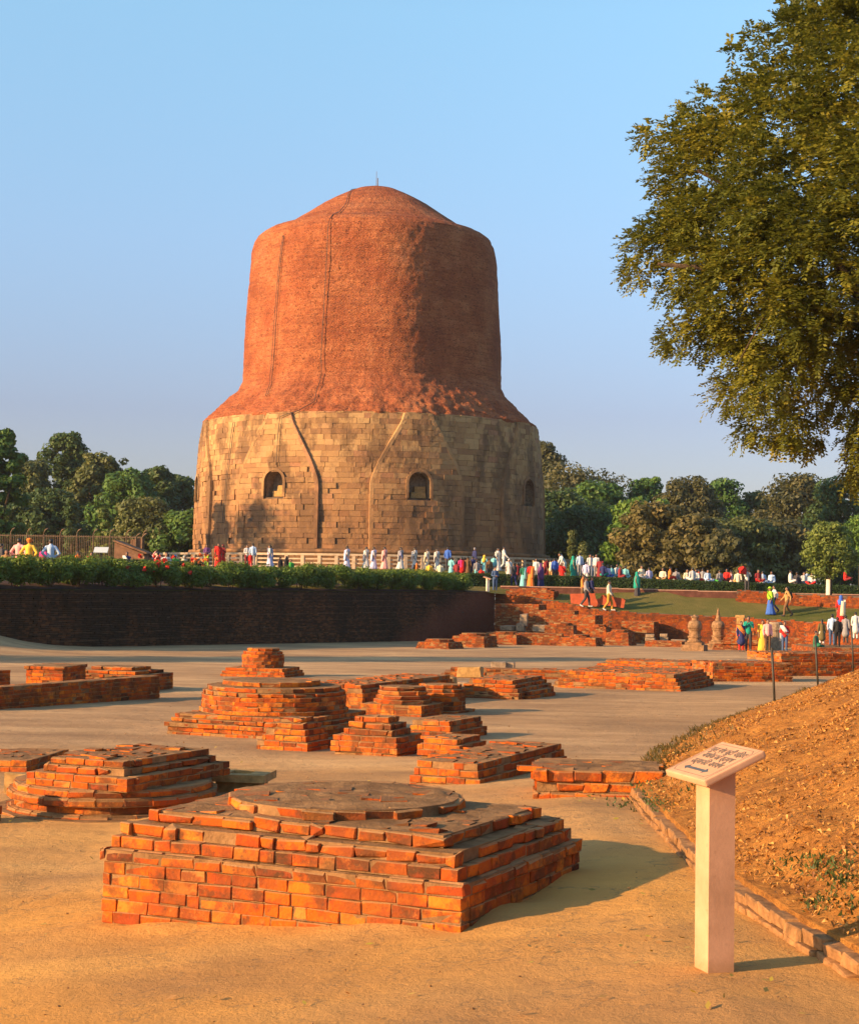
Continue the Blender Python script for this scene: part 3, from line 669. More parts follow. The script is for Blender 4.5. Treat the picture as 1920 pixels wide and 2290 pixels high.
far((1215, 1441), 1.6, 1.6, -12, 13, 'ragged brick ledge stepping down from the terrace behind the decorated bases', crumble, 0.02)
far((1425, 1437), 2.2, 1.2, -8, 11, 'broken brick ledge under the lawn left of the votive stupas', crumble, 0.03)
far((1492, 1439), 1.5, 1.1, -14, 16, 'brick buttress of the terrace behind the votive stupas', None, 0.0)
far((1640, 1440), 3.4, 1.6, -6, 15, 'sloping brick mass between the spired stupa and the shaded base', crumble, 0.05)
far((1312, 1440), 1.1, 1.0, -20, 12, 'narrow brick stub beside the ribbed pier', crumble, 0.04)
# ---------------------------------------------------------------- retaining walls of the pit
def brick_wall(name, label, pts, ztop, zbot, mat, bl=0.24, h=0.075, thick=0.4, cat='wall', jit=0.01, rag=0.0):
    root = empty(name, (pts[0][0], pts[0][1], zbot(pts[0][0], pts[0][1])), label, cat)
    it = []; V, F = [], []
    for p, q in zip(pts[:-1], pts[1:]):
        p, q = Vector((p[0], p[1], 0)), Vector((q[0], q[1], 0)); L = (q - p).length; u = (q - p) / L; n = Vector((u.y, -u.x, 0))
        k = len(V); i0 = p - n * (thick + 0.03); i1 = q - n * (thick + 0.03); o0 = p - n * 0.03; o1 = q - n * 0.03
        nseg = max(1, int(L / 2))
        for s in range(nseg + 1):
            t = s / nseg; a = o0.lerp(o1, t); b = i0.lerp(i1, t); zb_, z1 = zbot(a.x, a.y) - 0.3, ztop(a.x, a.y) - 0.02
            V += [(a.x, a.y, zb_), (a.x, a.y, z1), (b.x, b.y, z1), (b.x, b.y, zb_)]
        for s in range(nseg):
            m = k + 4 * s; F += [(m, m + 4, m + 5, m + 1), (m + 1, m + 5, m + 6, m + 2), (m + 2, m + 6, m + 7, m + 3)]
        F += [(k, k + 1, k + 2, k + 3), (k + 4 * nseg, k + 4 * nseg + 3, k + 4 * nseg + 2, k + 4 * nseg + 1)]
        zmax = max(ztop(p.x, p.y), ztop(q.x, q.y)); zmin = min(zbot(p.x, p.y), zbot(q.x, q.y)) - 0.1; nr = int((zmax - zmin) / h) + 1
        for r in range(nr):
            t = random.random() * bl
            while t < L:
                c = p + u * t; z = zmin + (r + 0.5) * h; zt1 = ztop(c.x, c.y) - (random.random() ** 2) * rag
                if zbot(c.x, c.y) - 0.1 < z and z + h / 2 <= zt1 + h * 0.5:
                    it.append((Vector((c.x, c.y, z)) - n * (0.05 + random.gauss(0, jit)), u, n, bl * 0.955, 0.11, h * 0.86, random.random()))
                t += bl
    link('wall_core', mesh('wall_core', V, F), M_DARKM, root)
    tag(link('bricks', boxes('bricks', it, 0.004), mat, root), kind='stuff'); return root
def ztop_l(x, y): return edge_at(math.atan2(x, y))[1]
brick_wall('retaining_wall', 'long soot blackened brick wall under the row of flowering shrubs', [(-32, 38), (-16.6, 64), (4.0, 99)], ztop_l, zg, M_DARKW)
brick_wall('terrace_wall', 'ragged red brick wall along the foot of the dry lawn', [(4.0, 99), (6.7, 98), (10.6, 96.5), (17.6, 95.5), (21.4, 94), (30, 86)], lambda x, y: ztop_l(x, y) + 0.04, zg, MB_OLD, 0.26, 0.085, 0.5, rag=0.12, jit=0.008)
# red ruin on the lawn edge and the low wall behind the walking pair
UR = [at(1646, 1380, 99.5), at(1790, 1380, 98.5), at(1950, 1380, 97)]
brick_wall('ruined_wall', 'long low ruined brick wall on the lawn behind the strolling pair', [(p.x, p.y) for p in UR], lambda x, y: zt(x, y) + 0.75, zt, MB_OLD, 0.26, 0.085, 1.4, rag=0.2, jit=0.012)
p = at(1185, 1345, 99.5)
ruin('brick_ruin', 'weathered brick mound on the lawn edge beside the end of the dark wall', 'ruin', [(Rect((p.x - 1.5, p.y - 0.6), 2.9, 1.8, -14), zt(p.x, p.y) - 0.75, [(0.09, 0.0, 'r', 0.05)] * 11 + [(0.09, 0.2, 'r', 0.1), (0.08, 0.5, 'r', 0.15)])], 0, bl=0.27)
# kerb of the walk above the pit (dark riser, pale top)
def kerb_run(pts, label):
    root = empty('walk_kerb', pts[0], label, 'kerb')
    a, b = [], []
    for p, q in zip(pts[:-1], pts[1:]):
        u = Vector((q.x - p.x, q.y - p.y, 0)); L = u.length; u /= L; n = Vector((u.y, -u.x, 0)); m = (p + q) / 2
        a.append((m + Vector((0, 0, -0.22)), u, n, L + 0.01, 0.30, 0.44, 0.5)); b.append((m + Vector((0, 0, 0.03)), u, n, L + 0.01, 0.36, 0.06, 0.5))
    link('riser', boxes('riser', a), M_PATHW, root); link('kerb_top', boxes('kerb_top', b), M_PATHT, root)
def off_pt(x, y, d):
    u = Vector((20.6, 35, 0)).normalized(); n = Vector((-u.y, u.x, 0)); return Vector((x, y, 0)) + n * d
lp = [off_pt(lerp(-24, 3.6, t), lerp(51.5, 98.3, t), 2.5) for t in np.linspace(0, 1, 9)]
kerb_run([Vector((p.x, p.y, 1.74)) for p in lp], 'pale topped kerb showing through gaps under the flowering shrubs')
kp = [Vector((100.6 * math.tan(R(a)), 100.6, zt(100.75 * math.tan(R(a)), 100.75) + 0.02)) for a in np.linspace(2.5, 20, 14)]
kerb_run(kp, 'dark red kerb with pink top crossing the lawn below the clipped hedge')

# ---------------------------------------------------------------- loose stones among the ruins
def stone(px, w, d, h, ang, label, mat='s', name='stone_block', zoff=0.0, grp=None, z=None):
    c = hit(*px) if px[1] > 1437 else at(px[0], 1436, 91.5); o = bpy.data.objects.new(name, random.choice(P_SLAB if mat == 's' else P_GREY)); COL.objects.link(o)
    a, b = v12(ang); m = c + a * w / 2 + b * d / 2
    o.matrix_basis = Matrix.Translation((m.x, m.y, zg(m.x, m.y) + h / 2 - 0.01 + zoff)) @ Matrix.Rotation(R(ang), 4, 'Z') @ Matrix.Diagonal((w, d, h, 1))
    return tag(o, label, 'stone block', grp)
stone((953, 1541), 0.62, 0.5, 0.27, -12, 'yellow sandstone block lowest at the corner of the crumbling ruin')
stone((1022, 1526), 0.6, 0.5, 0.26, -8, 'yellow sandstone block raised behind the corner block', zoff=0.14)
stone((1022, 1544), 0.42, 0.4, 0.20, -10, 'rough tan stone block wedged against the stepped bricks', 'g')
stone((1098, 1508), 0.42, 0.35, 0.24, -6, 'pale tan stone block in the ragged wall, nearer the yellow blocks', 'g', zoff=0.12)
stone((1118, 1508), 0.40, 0.35, 0.23, -6, 'pale tan stone block in the ragged wall, next to a dark gap', 'g', zoff=0.12)
stone((8, 1774), 0.24, 0.26, 0.20, -12, 'small pale stone block half hidden behind the moulded plinth')
stone((1636, 1512), 0.92, 0.4, 0.18, 12, 'long grey stone slab set into the wall below the posing visitors', 'g', zoff=0.30)
stone((1116, 1408), 0.7, 1.2, 0.28, -24, 'grey stone slab lying beside the dark wall corner', 'g', zoff=0.66)
stone((1152, 1420), 0.45, 0.5, 0.45, -16, 'upright grey stone block below the slab', 'g', zoff=0.62)
stone((1160, 1398), 0.42, 0.5, 0.65, -10, 'rough grey stone standing on the slab', 'g', zoff=0.92)
stone((1190, 1415), 1.1, 0.8, 0.38, -14, 'broad grey stone slab across the recess', 'g', zoff=0.62)
stone((1228, 1417), 0.6, 0.9, 0.42, -22, 'square grey stone block at the foot of the ribbed pier', 'g', zoff=0.62)
stone((1225, 1443), 0.35, 0.9, 0.55, -22, 'dark grey stone block standing on the pit floor', 'g')
for k, (x, y, w) in enumerate([(1442, 1437, 0.55), (1474, 1440, 0.5)]):
    for j in range(3): stone((x, y), w - 0.03 * j, 0.6, 0.19, -18 + 4 * j, ['bottom', 'middle', 'top'][j] + ' slab of the ' + ['first', 'second'][k] + ' grey stack left of the votive stupas', 'g', 'stone_slab', zoff=0.2 * j)
stone((1500, 1442), 0.8, 0.5, 0.3, -10, 'flat grey slab beyond the two stone stacks', 'g', 'stone_slab')

# stone trough-like block with a square hole
c = hit(466, 1776); root = empty('socket_stone', c + Vector((0.3, 0.25, 0)), 'flat sandstone base with a square socket hole', 'stone base')
a, b = v12(-8); m = root.location
link('plinth', boxes('plinth', [(m + Vector((0, 0, 0.05)), a, b, 0.44, 0.38, 0.14, 0.5)]), M_SAND, root)
sl_ = []
for s in (-1, 1):
    sl_.append((m + a * s * 0.2 + Vector((0, 0, 0.155)), a, b, 0.18, 0.52, 0.075, .5)); sl_.append((m + b * s * 0.19 + Vector((0, 0, 0.155)), a, b, 0.219, 0.14, 0.074, .5))
link('socket_slab', boxes('socket_slab', sl_), M_SAND, root)
# votive stupas of carved stone
def votive(px, Y, h, label, spire):
    c = at(px, 1400, Y); z = zg(c.x, c.y); k = h
    r = empty('votive_stupa', (c.x, c.y, z), label, 'votive stupa', 'carved stone votive stupas')
    a, b = v12(-20); L0 = Vector((c.x, c.y, z))
    link('base', boxes('base', [(L0 + Vector((0, 0, .12 * k)), a, b, 1.05 * k, 1.05 * k, .30 * k, .5), (L0 + Vector((0, 0, .33 * k)), a, b, .78 * k, .78 * k, .13 * k, .5)], 0.008), M_VOT, r)
    link('drum', lathe('drum', [(.30 * k, .39 * k), (.36 * k, .41 * k), (.36 * k, .46 * k), (.29 * k, .48 * k), (.29 * k, .60 * k), (.33 * k, .62 * k), (.33 * k, .68 * k), (.27 * k, .70 * k), (.27 * k, .95 * k), (.31 * k, .97 * k), (.31 * k, 1.01 * k)], 20, smooth=False), M_VOT, r, (0, 0, 0))
    link('dome', lathe('dome', [(.32 * k, 1.015 * k), (.335 * k, 1.12 * k), (.32 * k, 1.26 * k), (.26 * k, 1.37 * k), (.13 * k, 1.43 * k), (.08 * k, 1.435 * k)], 20), M_VOT, r, (0, 0, 0))
    fin = [(.15 * k, 1.432 * k), (.15 * k, 1.52 * k)]
    if spire: fin += [(.10 * k, 1.53 * k)] + [(.11 * k - i * .012 * k + (0.008 if i % 2 else 0), (1.56 + .07 * i) * k) for i in range(7)] + [(.02 * k, 2.06 * k)]
    else: fin += [(.19 * k, 1.54 * k), (.19 * k, 1.60 * k), (.08 * k, 1.62 * k), (.06 * k, 1.68 * k)]
    link('finial', lathe('finial', fin, 14, smooth=False), M_VOT, r, (0, 0, 0)); return r
votive(1553, 79, 1.02, 'stone votive stupa with a broken top on a big square base', False)
votive(1605, 83, 1.0, 'stone votive stupa with a tall ringed spire', True)
c = at(1655, 1385, 84); r = empty('stone_pillar', (c.x, c.y, zg(c.x, c.y)), 'square stub of a stone pillar behind the woman in navy', 'pillar')
link('shaft', boxes('shaft', [(Vector((c.x, c.y, zg(c.x, c.y) + 0.8)), *v12(-20), 0.36, 0.36, 1.62, .5)], 0.006), M_SAND, r); link('cap', boxes('cap', [(Vector((c.x, c.y, zg(c.x, c.y) + 1.66)), *v12(-20), 0.46, 0.46, 0.12, .5)], 0.006), M_SAND, r)
c = at(1731, 1385, 84); r = empty('stone_pillar', (c.x, c.y, zg(c.x, c.y)), 'round stone pillar stub behind the girl in red', 'pillar')
link('shaft', lathe('shaft', [(.38, 0), (.38, .9), (.40, .95), (.40, 1.0)], 18, smooth=False), M_GREYS, r, (0, 0, 0)); link('cap', lathe('cap', [(.43, 1.003), (.43, 1.3), (.36, 1.4)], 18, smooth=False), M_GREYS, r, (0, 0, 0))

# ---------------------------------------------------------------- direction sign in the foreground
pb = hit(1596, 2168); sz = zg(pb.x, pb.y); su = Vector((0.27, -0.963, 0)); sv = Vector((-0.963, -0.27, 0)); k = EYE - (sz - 0.0); SG = FPX / pb.y
ph = 407 / SG + 0.06; pw = 62 / SG
sg = empty('direction_sign', (pb.x, pb.y, sz), 'beige stone signpost with a tilted top plate, Hindi lettering and a double arrow', 'sign')
V = []
ch = pw * 0.10
for z in (-0.05, ph + 0.10):
    for (x, y) in [(-1, -1), (1, -1), (1, 1), (-1, 1)]:
        if (x, y) == (1, -1) or True: V.append((su * x * pw / 2 * 1.12 - sv * y * pw / 2 * 1.0) + Vector((0, 0, z)))
# top of the post is cut to the slope of the plate
tl = math.tan(R(24)); 
for i in range(4, 8): V[i].z = ph + 0.015 - V[i].dot(sv) * tl
link('post', mesh('post', V, [(0, 1, 5, 4), (1, 2, 6, 5), (2, 3, 7, 6), (3, 0, 4, 7), (4, 5, 6, 7), (3, 2, 1, 0)]), M_POST, sg, (0, 0, 0))
me = bpy.data.meshes['post'] if 'post' in bpy.data.meshes else None
pl_u = su; pl_v = (sv - Vector((0, 0, tl))).normalized(); pl_n = pl_u.cross(pl_v); pl_n = pl_n if pl_n.z > 0 else -pl_n
PW, PH, PT = 0.405, 0.305, 0.034
PC = Vector((0, 0, ph + 0.015 + 0.02)) + pl_u * 0.012 + pl_v * 0.012
bm = bmesh.new(); bmesh.ops.create_cube(bm, size=1.0); bmesh.ops.scale(bm, vec=(PW, PH, PT), verts=bm.verts)
bmesh.ops.bevel(bm, geom=[e for e in bm.edges], offset=0.011, segments=3, profile=0.6, affect='EDGES')
PM = Matrix((pl_u, pl_v * -1, pl_n)).transposed().to_4x4(); PM.translation = PC
pm = bm_mesh('plate', bm); po = link('plate', pm, M_SIGN, sg, (0, 0, 0)); po.matrix_basis = PM
# plate frame line, arrow and lettering as thin inlays on the plate
def inlay(name, polys, mat, lift=0.0015):
    V, F = [], []
    for P in polys:
        k = len(V); n = len(P); V += [(x, y, PT / 2 + lift) for x, y in P] + [(x, y, PT / 2 - 0.002) for x, y in P]
        F += [tuple(range(k, k + n))] + [(k + i, k + n + i, k + n + (i + 1) % n, k + (i + 1) % n) for i in range(n)]
    return link(name, mesh(name, V, F), mat, po, (0, 0, 0))
def seg(p, q, w):
    p, q = Vector(p), Vector(q); d = (q - p).normalized(); n = Vector((-d.y, d.x)) * w / 2; return [tuple(p - n), tuple(q - n), tuple(q + n), tuple(p + n)]
fx, fy, cc = PW / 2 - 0.030, PH / 2 - 0.026, 0.022
fr = [(-fx + cc, fy), (fx - cc, fy), (fx, fy - cc), (fx, -fy + cc), (fx - cc, -fy), (-fx + cc, -fy), (-fx, -fy + cc), (-fx, fy - cc)]
inlay('border_line', [seg(fr[i], fr[(i + 1) % 8], 0.0028) for i in range(8)], M_INKR, 0.0008)
inlay('edge_groove', [seg((x0, y0), (x1, y1), 0.003) for x0, y0, x1, y1 in [(PW / 2 - .016, -PH / 2 + .014, PW / 2 - .016, PH / 2 - .014), (-PW / 2 + .016, -PH / 2 + .014, -PW / 2 + .016, PH / 2 - .014)]], M_INKR, 0.0007)
aw, ah, ay = 0.115, 0.019, -0.088
inlay('arrow', [[(-aw, ay), (-aw + .035, ay - ah), (-aw + .035, ay - ah * .42), (aw - .035, ay - ah * .42), (aw - .035, ay - ah), (aw, ay), (aw - .035, ay + ah), (aw - .035, ay + ah * .42), (-aw + .035, ay + ah * .42), (-aw + .035, ay + ah)]], M_INK)
for txt, y, sz_, wd in [('मूल गंध कुटी विहार', 0.078, 0.055, 0.325), ('अशोक का स्तम्भ', 0.024, 0.055, 0.285), ('उत्खनित अवशेष', -0.032, 0.055, 0.285)]:
    cu = bpy.data.curves.new('lettering', 'FONT'); cu.body = txt; cu.size = sz_; cu.align_x = 'CENTER'; cu.align_y = 'CENTER'; cu.extrude = 0.0009; cu.offset = 0.0006; cu.resolution_u = 3
    tmp = bpy.data.objects.new('lettering', cu); COL.objects.link(tmp); bpy.context.view_layer.update()
    me = bpy.data.meshes.new_from_object(tmp.evaluated_get(bpy.context.evaluated_depsgraph_get())); COL.objects.unlink(tmp); bpy.data.objects.remove(tmp)
    if len(me.vertices):
        co = np.array([v.co for v in me.vertices]); w = np.ptp(co[:, 0]); cx = (co[:, 0].max() + co[:, 0].min()) / 2; cy = (co[:, 1].max() + co[:, 1].min()) / 2
        me.materials.clear(); o = link('lettering', me, M_INKR, po, (0, 0, 0)); k = wd / w
        o.matrix_basis = Matrix.Translation((-cx * k, y - cy, PT / 2 + 0.001)) @ Matrix.Diagonal((k, 1, 1, 1))
# iron posts on the bank
for px, y0, y1, Y, lb in [(1732, 1452, 1582, 33, 'thin dark iron post nearest on the foot of the leafy bank'), (1829, 1412, 1528, 40, 'thin dark iron post second along the leafy bank'), (1908, 1380, 1484, 47, 'thin dark iron post farthest along the leafy bank')]:
    p = at(px, y1, Y); q = at(px - (7 if px < 1900 else 5), y0, Y); zz = max(zb(p.x, p.y), zg(p.x, p.y))
    r = empty('iron_post', (p.x, p.y, zz), lb, 'post', 'iron posts along the bank')
    h = q.z - p.z; link('post_shaft', tube('post_shaft', [(0, 0, -0.1), ((q.x - p.x) * .5, 0, h * .5), (q.x - p.x, 0, h)], 0.026, 8), M_IRON, r, (0, 0, 0))
    link('foot_plate', boxes('foot_plate', [box(0, 0, 0.005, 0.13, 0.13, 0.05)]), M_IRON, r, (0, 0, 0))
# ---------------------------------------------------------------- the great stupa
SY = 133.0; SX = ray(827, 1232).x * SY
def prof_pt(hp, y):
    al = math.atan(hp / FPX); r = SY * math.sin(al); d = SY - r * r / SY
    return r, EYE + (HOR - (y + 2.1)) / (FPX / d)
PR = [prof_pt(*p) for p in [(389, 1212), (388, 1185), (385.5, 1085), (380, 1000), (373, 953), (356, 937), (327, 907), (300, 882), (290, 862), (287, 760), (281, 660), (275, 570), (270, 548), (262, 534), (247, 524), (228, 518), (211, 513.5), (193, 503), (156, 479.5), (121, 456), (96, 442), (70, 429), (46, 418.5), (24, 413), (0.5, 411.5)]]
PZ = [p[1] for p in PR]; PRr = [p[0] for p in PR]
ZS0, ZS1 = 4.20, PR[4][1]
def RS(z): return interp(z, PZ, PRr)
PAN = [16.5 + 45 * k for k in range(8)]
def pan_hw(z): return interp(z, [9.0, 9.5, 10.7, 12.1, 13.6, 14.2], [14.3, 13.8, 11.7, 8.5, 4.8, 4.0])
def dth(a, b): return (a - b + 180) % 360 - 180
def pan_off(th, z):
    for p in PAN:
        if abs(dth(th, p)) < pan_hw(z): return 0.21
    return 0.0
def SP(th, z, r): return Vector((SX + r * math.sin(R(th)), SY - r * math.cos(R(th)), z))
stupa = empty('stupa', (SX, SY, 2.7), 'huge cylindrical brick stupa with a stone faced lower drum', 'stupa')
SO = Vector(stupa.location)
NZ0, NZ1, NHW = 8.0, 9.92, 0.82
def in_niche(th, z, mg=0.0):
    for p in PAN:
        x = abs(R(dth(th, p))) * 13.9
        if x < NHW + mg and NZ0 - mg < z:
            top = NZ1 - NHW + math.sqrt(max(0, (NHW + mg) ** 2 - x * x))
            if z < top: return p
    return None
# core of the stone drum
V = []; nth, nz_ = 720, 84
for i in range(nth):
    th = i * 360 / nth
    for j in range(nz_):
        z = lerp(2.4, ZS1 + 0.02, j / (nz_ - 1)); r = (RS(max(z, ZS0)) + pan_off(th, z) - 0.13) if z > ZS0 else RS(ZS0) + 0.12
        V.append(SP(th, z, r) - SO)
F = grid_faces(nth, nz_, True)
keep = []
for f in F:
    i, j = divmod(int(f[0]), nz_); th = (i + .5) * 360 / nth; z = lerp(2.4, ZS1, (j + .5) / (nz_ - 1)); keep.append(in_niche(th, z, 0.02) is None)
link('drum_core', mesh('drum_core', V, F[np.array(keep)]), M_DARKM, stupa, (0, 0, 0))
# dressed stones, course by course
P_STONE = [block_proto('stone', 0.008, 0.02, 0.022, 0.25, 200 + i, MS_OBJ) for i in range(16)]
stones = []; z = 2.55; row = 0
while z < ZS1 - 0.1:
    h = random.uniform(0.33, 0.45); 
    if z < ZS0: h = (ZS0 - 2.55) / 3
    if z + h > ZS1 - 0.1: h = ZS1 - z
    zc = z + h / 2; th = random.random() * 3
    br = sorted([(p + s * pan_hw(zc)) % 360 for p in PAN for s in (-1, 1)]) if zc > ZS0 else []
    end = th + 360
    while th < end - 0.5:
        w = random.uniform(0.45, 0.8) if random.random() < 0.35 else random.uniform(0.75, 1.45); t2 = th + math.degrees(w / 14)
        for b in br + [b + 360 for b in br]:
            if th + 0.4 < b < t2 + 0.9: t2 = b; break
        t2 = min(t2, end); ivs = [(th, t2)]
        for p in PAN:
            for q in (p, p + 360):
                dn = math.degrees((NHW + 0.02) / 13.9)
                if z + h > NZ0 + 0.05 and z < NZ1 - 0.3 and t2 > q - dn and th < q + dn:
                    nw = []
                    for a, b in ivs:
                        if a < q - dn: nw.append((a, min(b, q - dn)))
                        if b > q + dn: nw.append((max(a, q + dn), b))
                    ivs = nw
        for a, b in ivs:
            if b - a < 0.5: continue
            tm = (a + b) / 2; rr = (RS(zc) + pan_off(tm, zc)) if zc > ZS0 else RS(ZS0) + (0.36 if row != 2 else 0.26)
            rough = noise.noise((tm * 0.06, z * 0.35, 1.7)) > 0.05 and zc < 10.5
            rr += random.gauss(0, 0.026 if rough else 0.008) - (0.08 if (rough and random.random() < 0.14) else 0)
            L = R(b - a) * rr - 0.016
            u = Vector((math.cos(R(tm)), math.sin(R(tm)), 0)); n = Vector((math.sin(R(tm)), -math.cos(R(tm)), 0))
            stones.append((SP(tm, zc, rr - 0.2), u, n, L, 0.4, h - 0.014, random.random(), abs(dth(tm, 0))))
        th = t2
    z += h; row += 1
vis = sorted([s for s in stones if s[7] < 82 and s[0].z > ZS0], key=lambda s: -(s[3] * s[5] * math.cos(R(s[7]))))
for s in vis[:300]: place('stone', random.choice(P_STONE), stupa, s[0], s[1], s[2], s[3], s[4], s[5])
ids = set(id(s) for s in vis[:300])
tag(link('stones', boxes('stones', [s[:7] for s in stones if id(s) not in ids], 0.012), MS_STF, stupa), kind='stuff')
# dressed ribs along the curved sides of the projecting faces
zz_ = np.linspace(ZS0 + 0.05, ZS1 - 0.05, 40)
for p in PAN:
    for sg_ in (-1, 1):
        V = []
        for z in zz_:
            th = p + sg_ * pan_hw(z); dw = math.degrees(0.17 / 14)
            pr_ = ((-dw, -0.25), (-dw, 0.222), (.7 * dw, 0.222), (dw, 0.02), (dw, -0.25)) if sg_ > 0 else ((-dw, -0.25), (-dw, 0.02), (-.7 * dw, 0.222), (dw, 0.222), (dw, -0.25))
            for dt, dr in pr_: V.append(SP(th + dt, z, RS(z) + dr) - SO)
        n = len(zz_); F = []
        for i in range(n - 1):
            for k in range(5): F.append((i * 5 + k, i * 5 + (k + 1) % 5, (i + 1) * 5 + (k + 1) % 5, (i + 1) * 5 + k))
        F += [(0, 4, 3, 2, 1), tuple(5 * (n - 1) + k for k in range(5))]
        if sg_ < 0 or True: link('edge_rib', mesh('edge_rib', V, F), MS_OBJ, stupa, (0, 0, 0))
link('plinth_moulding', lathe('plinth_moulding', [(RS(ZS0) - .2, 1.22), (RS(ZS0) + .50, 1.24), (RS(ZS0) + .54, 1.34), (RS(ZS0) + .50, 1.46), (RS(ZS0) - .2, 1.60)], 180, smooth=False), MS_OBJ, stupa, (0, 0, 0))
# niches: arched recess with a frame
def niche(p, pile):
    def arch(hw, z0, z1, n=14):
        P = [(-hw, z0)] + [(-hw * math.cos(math.pi * k / n), z1 - hw + hw * math.sin(math.pi * k / n)) for k in range(n + 1)] + [(hw, z0)]; return P
    r0 = RS(9) + 0.225; u = Vector((math.cos(R(p)), math.sin(R(p)), 0)); n = Vector((math.sin(R(p)), -math.cos(R(p)), 0)); ax = Vector((SX, SY, 0))
    def pt(x, z, d): return ax + u * x + n * (math.sqrt((RS(z) + 0.225) ** 2 - x * x) - d) + Vector((0, 0, z)) - SO
    A = arch(NHW, NZ0, NZ1); k = len(A)
    V = [pt(x, z, 0.04) for x, z in A] + [pt(x, z, 1.25) for x, z in A]
    F = [(i, (i + 1) % k, k + (i + 1) % k, k + i) for i in range(k)] + [tuple(range(k, 2 * k))]
    nb = link('niche', mesh('niche', V, F), M_GREYS, stupa, (0, 0, 0))
    B = arch(NHW + 0.20, NZ0 - 0.02, NZ1 + 0.20); V = []
    for d in (-0.075, 0.3): V += [pt(x, z, d) for x, z in A] + [pt(x, z, d) for x, z in B]
    F = []
    for i in range(k - 1): F += [(i, i + 1, k + i + 1, k + i), (2 * k + i, 3 * k + i, 3 * k + i + 1, 2 * k + i + 1), (i, 2 * k + i, 2 * k + i + 1, i + 1), (k + i, k + i + 1, 3 * k + i + 1, 3 * k + i)]
    fo = link('niche_frame', mesh('niche_frame', V, F), MS_OBJ, nb); fo.location = (0, 0, 0)
    if pile:
        so_ = link('niche_pedestal', boxes('niche_pedestal', [(pt(0.1, NZ0 + 0.22, 0.9), u, n, 1.15, 0.6, 0.42, .5), (pt(0.25, NZ0 + 0.65, 1.0), u, n, 0.8, 0.42, 0.48, .5)], 0.03), M_SAND, nb); so_.location = (0, 0, 0)
for p in PAN: niche(p, p in (16.5, PAN[7]))
# brick upper part, eroded
V = []; nth, prof = 640, []
for i in range(len(PR) - 1):
    if PZ[i] < ZS1 - 0.01: continue
    n = max(2, int(math.hypot(PRr[i + 1] - PRr[i], PZ[i + 1] - PZ[i]) / 0.13))
    for k in range(n): prof.append((lerp(PRr[i], PRr[i + 1], k / n), lerp(PZ[i], PZ[i + 1], k / n)))
prof = [(PRr[4] - 0.25, ZS1 - 0.35)] + prof + [PR[-1]]
zsl = PR[8][1]
for i in range(nth):
    th = i * 360 / nth; s, c = math.sin(R(th)), math.cos(R(th))
    for r, z in prof:
        q = (s * 14, c * 14, z)
        am = 0.045 if z > zsl else lerp(0.26, 0.05, min(1, (z - ZS1) / (zsl - ZS1)))
        d = am * noise.fractal((q[0] * 1.1, q[1] * 1.1, q[2] * 1.7), 0.75, 2.1, 5) + 0.05 * noise.fractal((q[0] * 0.22, q[1] * 0.22, q[2] * 0.22), 1, 2, 3)
        fac = 0.0
        if z < PR[13][1]: fac = 0.010 * math.cos(R(8 * (th - 14.0))) * r
        rr = max(0.02, r + (d + fac) * min(1, r / 9)); V.append((rr * s, -rr * c, z - SO.z + 0.15 * d * min(1, r / 9)))
link('brick_drum', mesh('brick_drum', V, grid_faces(nth, len(prof), True), smooth=True), M_STUPA, stupa, (0, 0, 0))
# cables down the face and the mast
def stupa_hit(px, py):
    d = ray(px, py); Y = SY - 20
    while Y < SY + 5:
        p = Vector((d.x * Y, Y, EYE + d.z * Y))
        if p.z < PZ[-1] and math.hypot(p.x - SX, p.y - SY) <= RS(p.z) + (pan_off(math.degrees(math.atan2(p.x - SX, SY - p.y)), p.z) if p.z < ZS1 else 0) + 0.10: return p
        Y += 0.1
    return Vector((d.x * SY, SY, EYE + d.z * SY))
for pts, rd in [([(805, 416), (775, 455), (738, 489), (732, 560), (725, 700), (719, 800), (711, 868), (704, 898)], 0.026), ([(704, 898), (670, 918), (628, 932), (622, 990), (619, 1040)], 0.026),
                ([(637, 526), (626, 620), (616, 760), (609, 840), (601, 884)], 0.022), ([(634, 526), (622, 620), (612, 760), (605, 840), (597, 886)], 0.022), ([(527, 944), (516, 1030), (508, 1100), (503, 1170)], 0.022), ([(523, 944), (512, 1030), (504, 1100), (499, 1170)], 0.022)]:
    P = [stupa_hit(*p) for p in pts]; Q = []
    for a, b in zip(P[:-1], P[1:]):
        for k in range(4): Q.append(a.lerp(b, k / 4))
    Q.append(P[-1]); Q2 = []
    for q in Q:
        th = math.degrees(math.atan2(q.x - SX, SY - q.y)); r = RS(q.z) + (pan_off(th, q.z) + 0.02 if q.z < ZS1 else 0.05 + 0.010 * math.cos(R(8 * (th - 14))) * RS(q.z)) + 0.13
        Q2.append(SP(th, q.z, r) - SO)
    link('cable', tube('cable', Q2, rd, 6), M_IRON, stupa, (0, 0, 0))
zt1 = PZ[-1] - SO.z
link('mast', tube('mast', [(0.0, 0, zt1 - 0.2), (0.0, 0, zt1 + 1.32)], [0.03, 0.018], 6), M_RUST, stupa, (0, 0, 0)); link('mast', tube('mast', [(0.11, 0, zt1 - 0.2), (0.11, 0, zt1 + 0.78)], [0.045, 0.035], 6), M_RUST, stupa, (0, 0, 0))
